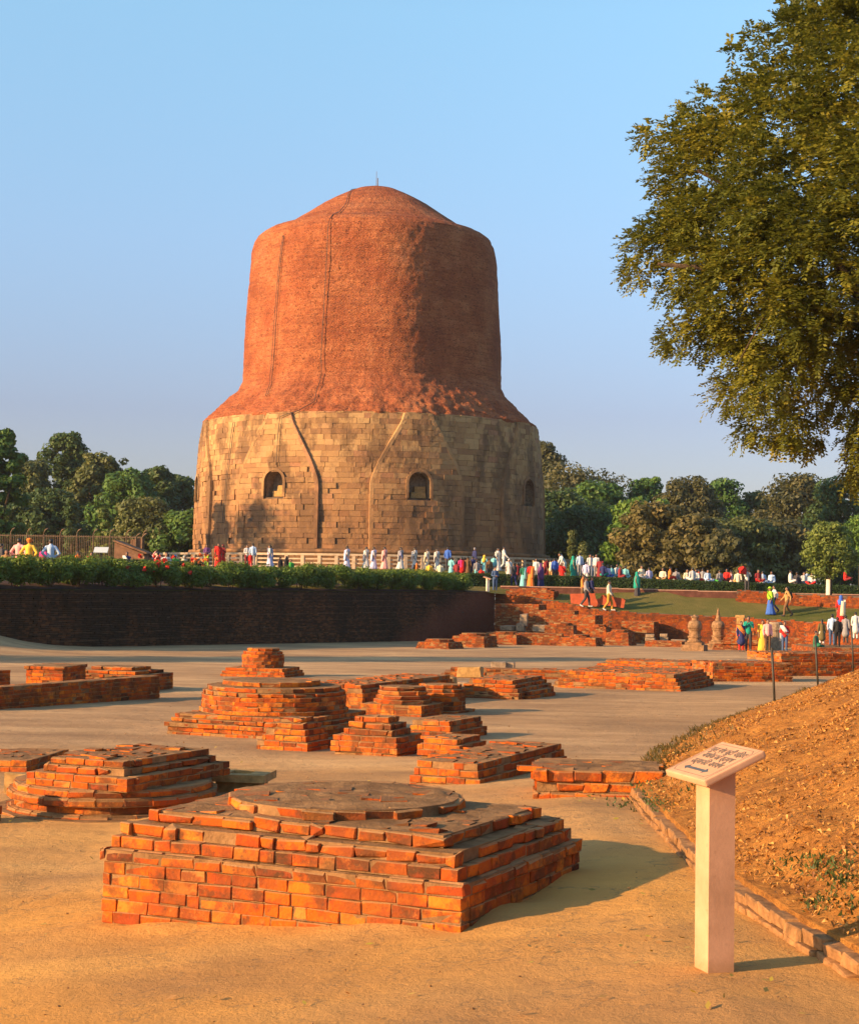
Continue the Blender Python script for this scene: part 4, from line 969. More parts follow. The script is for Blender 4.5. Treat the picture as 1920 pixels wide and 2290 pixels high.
# stone railing round the stupa
rail = empty('stone_railing', (SX, SY, 2.75), 'beige stone post and rail fence curving round the foot of the stupa', 'fence'); RO = Vector(rail.location); RR = 17.0
ths = [-96 + i * (168 / 41) for i in range(42)]
for hz, hh, dd in [(1.02, 0.15, 0.24), (0.70, 0.10, 0.10), (0.42, 0.10, 0.10), (0.14, 0.10, 0.10)]:
    V = []; 
    for th in np.linspace(-96, 72, 120):
        for dr, dz in ((-dd / 2, -hh / 2), (dd / 2, -hh / 2), (dd / 2, hh / 2), (-dd / 2, hh / 2)): V.append(SP(th, 2.75 + hz + dz, RR + dr) - RO)
    V = np.array(V); n = 120; F = []
    for i in range(n - 1):
        for k in range(4): F.append((i * 4 + k, i * 4 + (k + 1) % 4, (i + 1) * 4 + (k + 1) % 4, (i + 1) * 4 + k))
    F += [(0, 3, 2, 1), (n * 4 - 4, n * 4 - 3, n * 4 - 2, n * 4 - 1)]
    link('rail', mesh('rail', V, F), M_RAIL, rail, (0, 0, 0))
pme = boxes('rail_post', [box(0, 0, 0.47, 0.24, 0.22, 0.96)]); pme.materials.append(M_RAIL)
for th in ths:
    o = link('rail_post', pme, None, rail, SP(th, 2.73, RR) - RO); o.rotation_euler.z = R(th)
# ---------------------------------------------------------------- vegetation
def leaf_quads(P, N, size, asp=0.6, rg=RNG):
    """one leaf quad (slightly folded not needed at this size) per point, facing N"""
    n = len(P); N = N / np.maximum(1e-6, np.linalg.norm(N, axis=1, keepdims=True))
    A = np.cross(N, rg.normal(size=(n, 3))); A /= np.maximum(1e-6, np.linalg.norm(A, axis=1, keepdims=True)); B = np.cross(N, A)
    s = np.asarray(size).reshape(-1, 1) * np.ones((n, 1)); L = s * 0.5; W = s * 0.5 * asp
    return np.stack([P - A * L, P + B * W, P + A * L, P - B * W], 1)
def leaf_mesh(name, Q, rnd):
    V = Q.reshape(-1, 3); F = np.arange(len(V)).reshape(-1, 4); return mesh(name, V, F, rnd)
def crown_pts(clumps, n, rg, up=0.35):
    C = np.array([c[0] for c in clumps]); Rr = np.array([c[1] for c in clumps]); w = Rr ** 2; k = rg.choice(len(C), n, p=w / w.sum())
    d = rg.normal(size=(n, 3)); d /= np.linalg.norm(d, axis=1, keepdims=True); u = rg.random(n) ** 0.33
    u = np.where(rg.random(n) < 0.75, 0.72 + 0.36 * rg.random(n), u)
    sq = np.ones((n, 3)); sq[:, 2] = 0.72
    P = C[k] + d * sq * (Rr[k] * u)[:, None]; N = d + rg.normal(0, 0.45, (n, 3)); N[:, 2] += up
    return P, N, k
TINT = {'lush': ((0.039, 0.096, 0.021), (0.079, 0.166, 0.031), (0.150, 0.246, 0.053)), 'dark': ((0.031, 0.066, 0.021), (0.060, 0.109, 0.031), (0.105, 0.157, 0.049)),
        'olive': ((0.061, 0.079, 0.025), (0.114, 0.137, 0.039), (0.194, 0.202, 0.061)), 'ochre': ((0.070, 0.068, 0.022), (0.135, 0.115, 0.036), (0.25, 0.185, 0.055)),
        'brown': ((0.050, 0.056, 0.022), (0.095, 0.095, 0.034), (0.165, 0.140, 0.052)), 'lime': ((0.070, 0.114, 0.021), (0.150, 0.202, 0.035), (0.264, 0.299, 0.061)), 'bright': ((0.053, 0.124, 0.021), (0.114, 0.220, 0.035), (0.211, 0.316, 0.053))}
def tint(t): a, b, c = TINT[t]; return leaf_mat('leaves_' + t, a, b, c)
def tree(px, ytop, hw_px, Y, t, label, kind='b', ybase=1246, n=7000, ls=None, grp='trees beyond the stupa', trunk_mat=None, z0=None, bare=0.16):
    rg = np.random.default_rng(abs(int(px * 7 + ytop))); s = FPX / Y; c = at(px, ytop, Y); W = hw_px / s * (1.62 if kind == 'b' and z0 is None else 1.0); zg0 = zt(c.x, Y) if z0 is None else z0
    H = c.z - zg0; root = empty('leafy_tree' if kind != 'c' else 'column_tree', (c.x, Y, zg0), label, 'tree', grp)
    cl = []
    m = 95 if kind == 'b' else 26
    for i in range(m):
        if kind == 'c': zz = rg.random(); rad = W * (1.0 - 0.75 * zz ** 1.3) * (0.75 + 0.5 * rg.random()); a = rg.random() * 6.28; p = (math.cos(a) * rad * 0.55, math.sin(a) * rad * 0.55, H * (0.06 + 0.90 * zz)); r = max(0.3, rad * 0.55)
        else:
            zz = rg.random() ** 0.8; prof = min(1, .55 + 1.1 * zz) * (1 - zz ** 2.6 * .8) ** .6; a = rg.random() * 6.28; rad = W * prof * rg.random() ** 0.4
            r = W * (0.15 + 0.15 * rg.random()); p = (math.cos(a) * max(0, rad - r * 0.4), math.sin(a) * max(0, rad - r * 0.4) * 0.8, H * bare + (H * (1 - bare) - r * 0.6) * zz)
        cl.append((p, r))
    if kind == 'b': cl += [((rg.normal(0, W * .22), rg.normal(0, W * .2), H - W * (.14 + .3 * q_ / 7)), W * (.13 + .07 * rg.random())) for q_ in range(7)]
    P, N, k = crown_pts(cl, n, rg); sz = (ls or 0.36) * (0.7 + 0.6 * rg.random(n))
    base = rg.random(len(cl))[k] * 0.55; rnd = np.clip(base + rg.random(n) * 0.45, 0, 1)
    link('crown', leaf_mesh('crown', leaf_quads(P, N, sz, 0.62, rg), rnd), tint(t), root, (0, 0, 0))
    th = H * (bare + 0.45); r0 = max(0.05, W * 0.075)
    lean = rg.normal(0, 0.03 * H, 2)
    link('trunk', tube('trunk', [(0, 0, -0.3), (lean[0] * .2, lean[1] * .2, th * .35), (lean[0] * .6, lean[1] * .6, th * .7), (lean[0], lean[1], th)], [r0 * 1.25, r0, r0 * 0.8, r0 * 0.45], 8), trunk_mat or M_BARK, root, (0, 0, 0))
    if kind == 'b':
        for q in range(4):
            p, r = cl[q]; link('limb', tube('limb', [(lean[0] * .4, lean[1] * .4, th * .45), (p[0] * .5, p[1] * .5, lerp(th * .45, p[2], .6)), p], [r0 * .55, r0 * .4, r0 * .15], 6), M_BARK, root, (0, 0, 0))
    return root
D = ['taller', 'shorter']
BT = [(6, 958, 44, 118, 'lush', 'b', 'dense dark green tree filling the left edge of the photo'), (70, 1028, 44, 160, 'olive', 'b', 'hazy round tree right of the dense tree at the left edge'),
 (148, 966, 52, 168, 'dark', 'b', 'tallest tree of the left row, with a pointed crown'), (192, 1016, 40, 178, 'dark', 'b', 'dark tree just behind the tallest pointed tree on the left'), (226, 1010, 50, 165, 'olive', 'b', 'green tree immediately right of the tallest pointed tree'),
 (285, 1045, 62, 160, 'lush', 'b', 'wide green tree in the middle of the left row'), (352, 1040, 40, 165, 'dark', 'b', 'dark tree with a knobbly top left of the stupa'), (402, 1062, 42, 170, 'dark', 'b', 'small dark tree touching the left edge of the stupa'),
 (118, 1092, 55, 142, 'dark', 'b', 'low dark tree under the tallest pointed tree'), (318, 1112, 70, 140, 'olive', 'b', 'low spreading olive tree behind the brown shed'), (412, 1140, 50, 138, 'lush', 'b', 'low bright tree beside the stone drum'), (40, 1120, 60, 140, 'dark', 'b', 'low dark tree behind the iron fence'),
 (88, 1105, 30, 134, 'dark', 'c', 'dark drooping column tree nearer the left edge'), (160, 1112, 36, 132, 'dark', 'c', 'wide dark drooping column tree behind the fence'), (232, 1122, 26, 124, 'lime', 'c', 'yellow green drooping column tree beside the blue panel'),
 (1222, 988, 40, 205, 'brown', 'b', 'tall thin crowned tree just right of the stupa'), (1300, 1030, 95, 190, 'brown', 'b', 'broad brownish tree right of the stupa'), (1245, 1092, 75, 165, 'dark', 'b', 'dark green tree against the right side of the stupa'), (1338, 1072, 62, 172, 'lush', 'b', 'green tree in front of the broad brownish tree'),
 (1444, 1064, 42, 192, 'lush', 'b', 'green tree with two rounded tops between the brownish trees'), (1540, 1058, 66, 176, 'brown', 'b', 'tall russet brown tree in the middle of the right row'), (1426, 1112, 58, 126, 'bright', 'b', 'bright green tree left of the ochre tree'), (1462, 1120, 66, 121, 'ochre', 'b', 'ochre yellow tree with sunlit leaves, foot hidden by people'),
 (1615, 1068, 52, 185, 'lush', 'b', 'green round tree behind the russet tree'), (1690, 1098, 44, 188, 'olive', 'b', 'pale feathery tree in the gap of the right row'), (1792, 1054, 82, 172, 'brown', 'b', 'tall dark brown tree toward the right edge'), (1650, 1150, 72, 122, 'olive', 'b', 'spreading olive tree low in the right row'), (1556, 1150, 56, 119, 'ochre', 'b', 'low ochre tree behind the seated visitors'),
 (1742, 1160, 70, 124, 'brown', 'b', 'low brown tree left of the white trunked tree'), (1890, 1062, 74, 165, 'dark', 'b', 'dark tree at the right edge under the overhanging branches'), (1618, 1185, 40, 117, 'brown', 'b', 'small brown tree low behind the man in the white T-shirt'), (1300, 1130, 80, 150, 'dark', 'b', 'deep green thicket tree behind the crowd right of the stupa'), (1200, 1120, 60, 160, 'dark', 'b', 'dark tree mostly hidden behind the stupa'),
 (1280, 1186, 12, 122, 'olive', 'c', 'taller clipped column tree right of the stupa'), (1304, 1214, 12, 121, 'olive', 'c', 'shorter clipped column tree right of the stupa')]
for px, yt, hw, Y, t, kd, lb in BT:
    tree(px, yt, hw, Y, t, lb, kd, n=11500 if kd == 'b' else (3500 if hw > 20 else 1500), ls=(0.42 if Y > 150 else 0.36) if kd == 'b' else 0.26, bare=0.02 if kd == 'b' else 0)
# trees standing to the left, outside the picture, whose shade falls on the pit floor and the drum
for X_, Y_, H_, W_, lb in [(-31, 45, 11.0, 3.6, 'airy tree left of the pit, out of the picture, shading the pit floor'), (-42, 108, 16.0, 5.2, 'tall tree left of the stupa, out of the picture, shading the foot of the drum'), (-38, 40, 12.0, 3.0, 'second airy tree left of the pit, out of the picture')]:
    z_ = zt(X_, Y_); tree(960 + FPX * X_ / Y_, HOR - (z_ + H_ - EYE) * FPX / Y_, W_ / 1.62 * FPX / Y_, Y_, 'olive', lb, 'b', n=5200, ls=0.30, grp=None, bare=.28)
# white trunked small tree on the lawn and its neighbour
for px, yt, hw, Y, lb, yb in [(1853, 1166, 74, 99, 'small bright green tree with a whitewashed trunk on the lawn', 1342), (1925, 1150, 60, 112, 'bright green tree partly cut by the right edge of the photo', 1320)]:
    c = at(px, yb, Y); r = tree(px, yt, hw, Y, 'lime' if px < 1900 else 'bright', lb, 'b', n=9000, ls=0.17, grp=None, z0=zt(c.x, Y), bare=0.34)
    if px < 1900:
        for ch in r.children:
            if ch.name.startswith('trunk'): ch.data.materials.clear(); ch.data.materials.append(M_BARK)
        link('whitewash', tube('whitewash', [(0, 0, -0.1), (0, 0, .4), (0.0, 0, 1.50)], [.19, .165, .15], 12), M_LIME, r, (0, 0, 0))

# the big feathery tree overhanging from the right
def in_poly(x, y, P):
    ins = False; j = len(P) - 1
    for i in range(len(P)):
        if (P[i][1] > y) != (P[j][1] > y) and x < (P[j][0] - P[i][0]) * (y - P[i][1]) / (P[j][1] - P[i][1]) + P[i][0]: ins = not ins
        j = i
    return ins
OUT = [(1745, -120), (1740, 40), (1690, 110), (1640, 140), (1600, 205), (1570, 260), (1480, 280), (1435, 318), (1470, 345), (1445, 400), (1430, 460), (1420, 520), (1400, 560), (1415, 600), (1440, 640), (1490, 690), (1478, 765), (1560, 770), (1575, 850), (1572, 895), (1640, 905), (1660, 960), (1740, 975), (1790, 940), (1850, 900), (1890, 960), (1885, 1040), (1930, 1060), (2300, 1060), (2600, 700), (2600, 100), (2350, -260), (2000, -320)]
EX = [(1420, 305), (1445, 290), (1395, 545), (1398, 575), (1405, 615), (1425, 610), (1490, 770), (1485, 750), (1660, 950), (1680, 965), (1765, 980), (1780, 990), (1895, 1050), (1700, 70), (1735, 20), (1620, 120), (1660, 95), (1510, 252), (1560, 225), (1885, 1080), (1650, 965), (1800, 985)]
BTY = 31.0; bt_loc = Vector((at(2080, 1200, BTY).x, BTY, 0)); bt_loc.z = zb(bt_loc.x, bt_loc.y)
big = empty('overhanging_tree', bt_loc, 'big feathery leaved tree overhanging the upper right of the photo', 'tree')
rg = np.random.default_rng(11); sprays = []
prng = random.Random(5)
def dist_edge(x, y): return min(math.hypot(x - a, y - b) for a, b in OUTD)
OUT = [(x + (40 if x < 1800 else 12), y) for x, y in OUT]
OUTD = []
for p, q in zip(OUT, OUT[1:] + OUT[:1]):
    for k in range(6): OUTD.append((lerp(p[0], q[0], k / 6), lerp(p[1], q[1], k / 6)))
# leafy boughs: each bough is a short twig carrying drooping sprays
boughs = []
while len(boughs) < 1250:
    x, y = prng.uniform(1385, 2560), prng.uniform(-300, 1080)
    if not in_poly(x, y, OUT): continue
    d = dist_edge(x, y); dep = 0.9 + 4.2 * (1 - math.exp(-d / 170)); 
    if d < 40 and prng.random() < 0.35: continue
    if x > 2000 and prng.random() < 0.45: continue
    # lower right corner is thin: sky shows through
    if y > 820 and x > 1700 and prng.random() < 0.4: continue
    sg = -1 if prng.random() < 0.62 else 1
    boughs.append((x, y, BTY + sg * dep * (0.55 + 0.45 * prng.random()) if prng.random() < 0.8 else BTY + dep * prng.uniform(-1, 1), 1.0))
for x, y in EX: boughs += [(x + 22 + prng.gauss(0, 7), y + prng.gauss(0, 7), BTY + prng.gauss(0, 0.8), 0.5) for _ in range(2)]
B0 = np.array([tuple(at(x, y, Y)) for x, y, Y, f in boughs]); BF = np.array([b[3] for b in boughs]); ctr = np.array(tuple(at(1990, 520, BTY))) - (0, 0, 1.2)
BO = B0 - ctr; BO /= np.linalg.norm(BO, axis=1, keepdims=True); BH = rg.random(len(B0)) * .65
cnt = (24 * BF).astype(int); idx = np.repeat(np.arange(len(B0)), cnt); n = len(idx)
def nrm(a): return a / np.maximum(1e-6, np.linalg.norm(a, axis=1, keepdims=True))
cd = nrm(rg.normal(0, 1, (n, 3)) + BO[idx] * .5); b_ = B0[idx] + cd * (1, 1, .75) * (rg.random((n, 1)) ** .5) * .40 * BF[idx][:, None]; dr = nrm(cd + BO[idx] * .4 + rg.normal(0, .35, (n, 3)) + (0, 0, -.12)); ln = rg.uniform(.16, .30, (n, 1))
sd = nrm(np.cross(dr, (0, 0, 1.0))); upv = np.cross(sd, dr); QQ = []; RN = []
for j in range(6):
    t = (j + .7) / 6; p = b_ + dr * ln * t + (0, 0, -.09 * t * t)
    for s in (-1, 1):
        lf = nrm(sd * s + dr * .55 + (0, 0, -.15) + rg.normal(0, .22, (n, 3))); L = .108 * (1 - .35 * abs(t - .45)) * rg.uniform(.85, 1.15, (n, 1)); w = nrm(np.cross(lf, upv + rg.normal(0, .4, (n, 3)) * (1, 1, 0))) * .023
        m = p + lf * L * .45; QQ.append(np.stack([p, m + w, p + lf * L, m - w], 1)); RN.append(np.minimum(1, BH[idx] + rg.random(n) * .45))
Q = np.concatenate(QQ) - np.array(tuple(bt_loc)); RN = np.concatenate(RN)
link('foliage', leaf_mesh('foliage', Q, RN), leaf_mat('leaves_feathery', (0.052, 0.068, 0.010), (0.135, 0.145, 0.014), (0.29, 0.25, 0.026), 0.40), big, (0, 0, 0))['kind'] = 'stuff'
def bpath(pts): return [at(x, y, Y) - bt_loc for x, y, Y in pts]
link('trunk', tube('trunk', [(0, 0, -0.4), (0.1, 0, 1.2), (0.0, 0.1, 2.6)] + bpath([(2060, 860, 31), (2040, 640, 31)]), [.42, .34, .31, .27, .2], 12), M_BARK, big, (0, 0, 0))
for pts, r in [([(2060, 880, 31), (1960, 700, 30.5), (1850, 560, 30), (1700, 450, 29.5), (1560, 380, 29)], .15), ([(2045, 700, 31), (1960, 480, 31), (1880, 300, 31), (1790, 160, 31)], .13), ([(2050, 800, 31), (1900, 720, 30), (1740, 650, 29), (1590, 600, 28.5), (1470, 590, 28.5)], .12),
               ([(2060, 900, 31), (1950, 800, 31), (1830, 760, 31.5), (1700, 780, 32)], .08), ([(1960, 700, 30.5), (1890, 640, 28.6), (1850, 560, 28), (1840, 480, 27.6)], .07), ([(1830, 760, 31.5), (1815, 880, 31.3), (1790, 960, 31)], .03), ([(2050, 860, 31), (1960, 880, 30.5), (1900, 960, 30.2), (1890, 1050, 30)], .05), ([(1740, 650, 29), (1700, 720, 28), (1640, 830, 28)], .035), ([(2040, 640, 31), (2080, 380, 31.5), (2060, 100, 32)], .14), ([(2040, 640, 31), (2200, 420, 33), (2340, 240, 34)], .13)]:
    P = bpath(pts); link('limb', tube('limb', P, [r * (1 - 0.75 * i / (len(P) - 1)) for i in range(len(P))], 7), M_BARK, big, (0, 0, 0))

bp0, bp1 = [], []
for t_ in np.linspace(0, 1, 30):
    a_ = off_pt(lerp(-24, 3.9, t_), lerp(51.5, 98.8, t_), .05); b_ = off_pt(lerp(-24, 3.9, t_), lerp(51.5, 98.8, t_), 2.45)
    bp0.append((a_.x, a_.y, ztop_l(a_.x, a_.y) + .05)); bp1.append((b_.x, b_.y, zt(b_.x, b_.y) + .07))
mid_ = [((a[0] * .6 + b[0] * .4), (a[1] * .6 + b[1] * .4), a[2] + .16) for a, b in zip(bp0, bp1)]
o = link('planting_bed', mesh('planting_bed', np.array([v for tr in zip(bp0, mid_, bp1) for v in tr]), grid_faces(30, 3)[:, ::-1]), M_SOIL); tag(o, 'strip of dark planting soil along the wall top', 'bed', kind='structure')
# flowering shrubs along the top of the dark wall
M_FLOW = plain('red_petals', (0.55, 0.035, 0.02), 0.7, 0.1, 20, 0); M_FLOWO = plain('orange_petals', (0.7, 0.2, 0.06), 0.7, 0.1, 20, 0)
ns = 24
ORD = 'first second third fourth fifth sixth seventh eighth ninth tenth eleventh twelfth thirteenth fourteenth fifteenth sixteenth seventeenth eighteenth nineteenth twentieth twenty-first twenty-second twenty-third last'.split()
for i in range(ns):
    t = (i + 0.2) / ns; p = off_pt(lerp(-18.6, 2.9, t), lerp(60.5, 97.0, t), 0.75 + random.gauss(0, .1)); z0 = ztop_l(p.x, p.y) + 0.02
    h = lerp(1.47, 1.15, t) * random.uniform(.9, 1.12); rg = np.random.default_rng(300 + i)
    fl = i in (7, 8, 9, 10)
    lb = 'leafy green shrub on top of the dark wall, ' + ORD[i] + ' from the left in its row'; g = 'shrubs planted along the wall top'
    if i == 8: lb, g = 'shrub with deep red flowers on the dark wall, below the woman in the red skirt', None
    if i == 10: lb, g = 'shrub with tall orange red blooms on the dark wall, below the lime trousers', None
    if i == 23: lb, g = 'last rounded shrub of the wall top row, beside the small sign', None
    r = empty('shrub', (p.x, p.y, z0), lb, 'shrub', g)
    W = 0.98 if i < 23 else 0.9; cl = []
    for q in range(18):
        a = rg.random() * 6.28; rr = W * rg.random() ** .5; cl.append(((math.cos(a) * rr * .8, math.sin(a) * rr * .75, h * (.31 + .51 * rg.random())), .34 + .14 * rg.random()))
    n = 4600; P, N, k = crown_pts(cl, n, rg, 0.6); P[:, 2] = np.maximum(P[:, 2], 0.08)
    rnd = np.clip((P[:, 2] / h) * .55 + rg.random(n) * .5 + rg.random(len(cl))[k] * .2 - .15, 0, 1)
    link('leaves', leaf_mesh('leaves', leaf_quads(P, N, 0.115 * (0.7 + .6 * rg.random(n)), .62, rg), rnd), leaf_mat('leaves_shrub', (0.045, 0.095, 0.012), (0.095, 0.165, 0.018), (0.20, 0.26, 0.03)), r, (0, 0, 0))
    for q in range(5):
        a = rg.random() * 6.28; e = Vector((math.cos(a) * .45, math.sin(a) * .45, h * .7)); link('stem', tube('stem', [(math.cos(a) * .1, math.sin(a) * .1, -.05), e * .5, e], [.022, .018, .008], 5), M_BARK, r, (0, 0, 0))
    if fl:
        m = 9 if i in (8, 10) else 3; F_ = []
        for q in range(m):
            a = rg.random() * 6.28; c = np.array([math.cos(a) * .8 * rg.random(), -0.85 + .3 * rg.random(), h * (.62 + .52 * rg.random()) if i != 10 else h * (.8 + .5 * rg.random())])
            F_.append(c + rg.normal(0, .035, (9, 3)))
        F_ = np.concatenate(F_); link('flowers', leaf_mesh('flowers', leaf_quads(F_, rg.normal(size=F_.shape), .15, .9, rg), np.zeros(len(F_))), M_FLOWO if i == 10 else M_FLOW, r, (0, 0, 0))['kind'] = 'stuff'
# clipped hedges
def hedge(name, label, pts, w, ztop, zbot, n, ls=0.09, tn='dark'):
    V, F = [], []; P, N = [], []; rg = np.random.default_rng(len(label)); root = empty(name, (pts[0].x, pts[0].y, zbot(pts[0])), label, 'hedge'); Ls = [(q - p).length for p, q in zip(pts[:-1], pts[1:])]
    for (p, q, L) in zip(pts[:-1], pts[1:], Ls):
        u = Vector((q.x - p.x, q.y - p.y, 0)).normalized(); nn = Vector((u.y, -u.x, 0)); k = len(V)
        for e in (p, q):
            zb0, z1 = zbot(e) - 0.1, ztop(e) - 0.07
            for s, zz in ((w / 2 - .06, zb0), (w / 2 - .06, z1), (-w / 2 + .06, z1), (-w / 2 + .06, zb0)): V.append((e.x + nn.x * s, e.y + nn.y * s, zz))
        F += [(k, k + 4, k + 5, k + 1), (k + 1, k + 5, k + 6, k + 2), (k + 2, k + 6, k + 7, k + 3), (k, k + 1, k + 2, k + 3), (k + 7, k + 6, k + 5, k + 4)]
        m = int(n * L / sum(Ls)); t = rg.random(m); side = rg.random(m)
        base = np.array(tuple(p)) + t[:, None] * np.array(tuple(q - p)); zb0 = np.array([zbot(p.lerp(q, float(a))) for a in t[:1]])[0]; ztp = ztop(p) + t * (ztop(q) - ztop(p)); zbm = zbot(p) + t * (zbot(q) - zbot(p))
        top = side < .35; s = np.where(top, rg.uniform(-w / 2, w / 2, m), np.where(side < .75, w / 2, -w / 2)) + rg.normal(0, .03, m); z = np.where(top, ztp, zbm + rg.random(m) * (ztp - zbm)) + rg.normal(0, .03, m)
        base = base + np.outer(s, np.array(tuple(nn))); base[:, 2] = z; P.append(base); d = np.outer(np.where(top, 0, np.sign(s)), np.array(tuple(nn))); d[:, 2] = np.where(top, 1, .1); N.append(d + rg.normal(0, .5, (m, 3)))
    P = np.concatenate(P); N = np.concatenate(N); o = Vector(root.location); m = len(P)
    link('hedge_core', mesh('hedge_core', V, F), plain('hedge_twigs', (0.012, 0.022, 0.008), 1, .2, 5, 0) if 'hedge_twigs' not in bpy.data.materials else bpy.data.materials['hedge_twigs'], root)
    l = link('leaves', leaf_mesh('leaves', leaf_quads(P, N, ls * (.7 + .6 * rg.random(m)), .6, rg), rg.random(m)), leaf_mat('leaves_hedge', (0.016, 0.042, 0.010), (0.03, 0.066, 0.014), (0.055, 0.095, 0.022)), root); l['kind'] = 'stuff'
hp = [Vector((104.6 * math.tan(R(a)), 104.6, 0)) for a in np.linspace(2.3, 19, 12)]
hedge('clipped_hedge', 'long clipped dark green hedge behind the path on the right', hp, 0.9, lambda p: lerp(2.48, 2.12, sm(4, 27, p.x)), lambda p: zt(p.x, 104), 26000, .1)
p0, p1 = at(128, 1250, 79), at(446, 1250, 86)
hedge('clipped_hedge', 'low clipped hedge behind the flowering shrubs on the left', [Vector((p0.x, 79, 0)), Vector((p1.x, 86, 0))], 0.9, lambda p: 2.80, lambda p: 1.7, 8000, .09)
p0, p1 = at(955, 1285, 101.5), at(1128, 1285, 102.5)
hedge('clipped_hedge', 'short clipped hedge behind the last shrubs and the crowd', [Vector((p0.x, 101.5, 0)), Vector((p1.x, 103.0, 0))], 0.8, lambda p: 2.50, lambda p: 1.7, 5000, .09)

# dry leaves on the bank, fallen leaves on the path, grass
M_LITTER = leaf_mat('dry_leaves', (0.16, 0.06, 0.014), (0.42, 0.17, 0.032), (0.62, 0.33, 0.08), 0.15)
rg = np.random.default_rng(21); P = []; N = []; S = []
while len(P) < 24000:
    y = 5.5 * (46 / 5.5) ** rg.random(); d = abs(rg.normal(0, 2.6)) if rg.random() < .6 else rg.uniform(0, 7); x = interp(y, FY, FX) + .08 + d
    if x > y * .30 + .5: continue
    cl_ = noise.noise((x * 1.1, y * 1.1, 0)) + .5 * noise.noise((x * 3.5, y * 3.5, 2))
    if cl_ < rg.uniform(-.7, .35): continue
    n = noise.fractal((x * 3.1, y * 3.1, 3), 0.8, 2.1, 5); n2 = noise.fractal((x * 0.9, y * 0.9, 9), 0.9, 2.0, 3); k = min(1, d / .3)
    P.append((x, y, zb(x, y) + (n * .028 + n2 * .06) * k + .012)); N.append(rg.normal(0, .45, 3) + (0, 0, 1)); S.append(rg.uniform(.013, .040) * (1 + .012 * y))
Qd = leaf_quads(np.array(P), np.array(N), np.array(S), .5, rg); Qd[:, 1, 2] += .010; Qd[:, 3, 2] += .010
o = link('dry_leaves', leaf_mesh('dry_leaves', Qd, rg.random(len(P))), M_LITTER); tag(o, 'dry brown leaves littering the slope', 'leaf litter', kind='stuff')
P = []; N = []; S = []; rn = []
for (x, y, s, m) in [(1310, 1782, 26, 26), (1365, 1772, 22, 14), (1420, 1840, 22, 8), (1430, 1800, 30, 6), (25, 1835, 18, 8), (1500, 1905, 30, 6), (380, 1660, 60, 7), (640, 1705, 60, 4), (900, 1690, 120, 9), (1100, 1640, 170, 16), (1210, 1870, 120, 12), (220, 1950, 150, 12), (1370, 2130, 120, 14), (700, 2170, 420, 22), (1700, 2220, 140, 10), (60, 2100, 90, 10), (1640, 2085, 60, 8), (900, 2050, 500, 18)]:
    for k in range(m):
        c = hit(x + rg.normal(0, s), y + rg.normal(0, s * .25))
        if c.y > 60 or (S1.c.x - .1 < c.x < .9 and 8.4 < c.y < 11.4) or c.x > interp(c.y, FY, FX) - .05: continue
        P.append((c.x, c.y, c.z + .016)); N.append(rg.normal(0, .3, 3) + (0, 0, 1)); S.append(rg.uniform(.03, .06)); rn.append(rg.random())
o = link('fallen_leaves', leaf_mesh('fallen_leaves', leaf_quads(np.array(P), np.array(N), np.array(S), .45, rg), rn), leaf_mat('yellow_leaves', (0.20, 0.13, 0.02), (0.45, 0.33, 0.03), (0.42, 0.20, 0.06), .1)); tag(o, 'few yellow leaves fallen on the earth path', 'fallen leaves', kind='stuff')
# pebbles and clods
it = []
for k in range(420):
    y = 6.5 * (40 / 6.5) ** rg.random(); x = rg.uniform(-.27, .27) * y
    if x > interp(y, FY, FX) - .05 or (-2 < x < 1.1 and 8.3 < y < 11.5): continue
    s = rg.uniform(.004, .011) * (1 + .02 * y); a = rg.random() * 180; u, v = v12(a); it.append((Vector((x, y, zg(x, y) + s * .1 + .004)), u, v, s, s * .8, s * .5, rg.random()))
o = link('pebbles', boxes('pebbles', it, .002), M_DIRT); tag(o, 'small pebbles and clods scattered on the packed earth', 'pebbles', kind='stuff')
# dry grass at the foot of the bank
def grass(name, label, pts, mat, hgt, n):
    V = []; rn = []
    for k in range(n):
        x, y, z = pts(k); a = rg.random() * 6.28; h = hgt * rg.uniform(.5, 1.3) * (1 + .012 * y); w = .006 * (1 + .05 * y); lx, ly = rg.normal(0, h * .5), rg.normal(0, h * .5)
        V += [(x - math.cos(a) * w, y - math.sin(a) * w, z), (x + math.cos(a) * w, y + math.sin(a) * w, z), (x + lx + math.cos(a) * w * .3, y + ly, z + h), (x + lx - math.cos(a) * w * .3, y + ly, z + h)]; rn.append(rg.random())
    o = link(name, mesh(name, np.array(V), np.arange(len(V)).reshape(-1, 4), rn), mat); tag(o, label, 'grass', kind='stuff')
def gp1(k):
    while True:
        y = 14.5 + 26 * rg.random() ** 1.3; d = abs(rg.normal(0, .38)) + .02; x = interp(y, FY, FX) + d - .12
        if noise.noise((x * 1.2, y * .8, 5)) > -.25: return x, y, max(zb(x, y), zg(x, y)) - .01
grass('grass', 'dry and green grass fringing the foot of the bank', gp1, leaf_mat('grass_fringe', (0.05, 0.055, 0.012), (0.13, 0.085, 0.022), (0.26, 0.14, 0.04), .2), .05, 4200)
def gp2(k):
    cx, cy, s = [(1830, 1935, 50), (1420, 1730, 30), (1900, 1975, 30), (1440, 1800, 30), (1870, 2020, 40), (1480, 1760, 50)][k % 6]; p = hit(cx + rg.normal(0, s), cy + rg.normal(0, s * .3), 0, lambda x, y: max(zg(x, y), zb(x, y))); return p.x, p.y, p.z
grass('weeds', 'small dark green weeds growing on the leafy slope', gp2, leaf_mat('weed_blades', (0.035, 0.05, 0.012), (0.06, 0.085, 0.02), (0.10, 0.12, 0.03), .2), .022, 900)
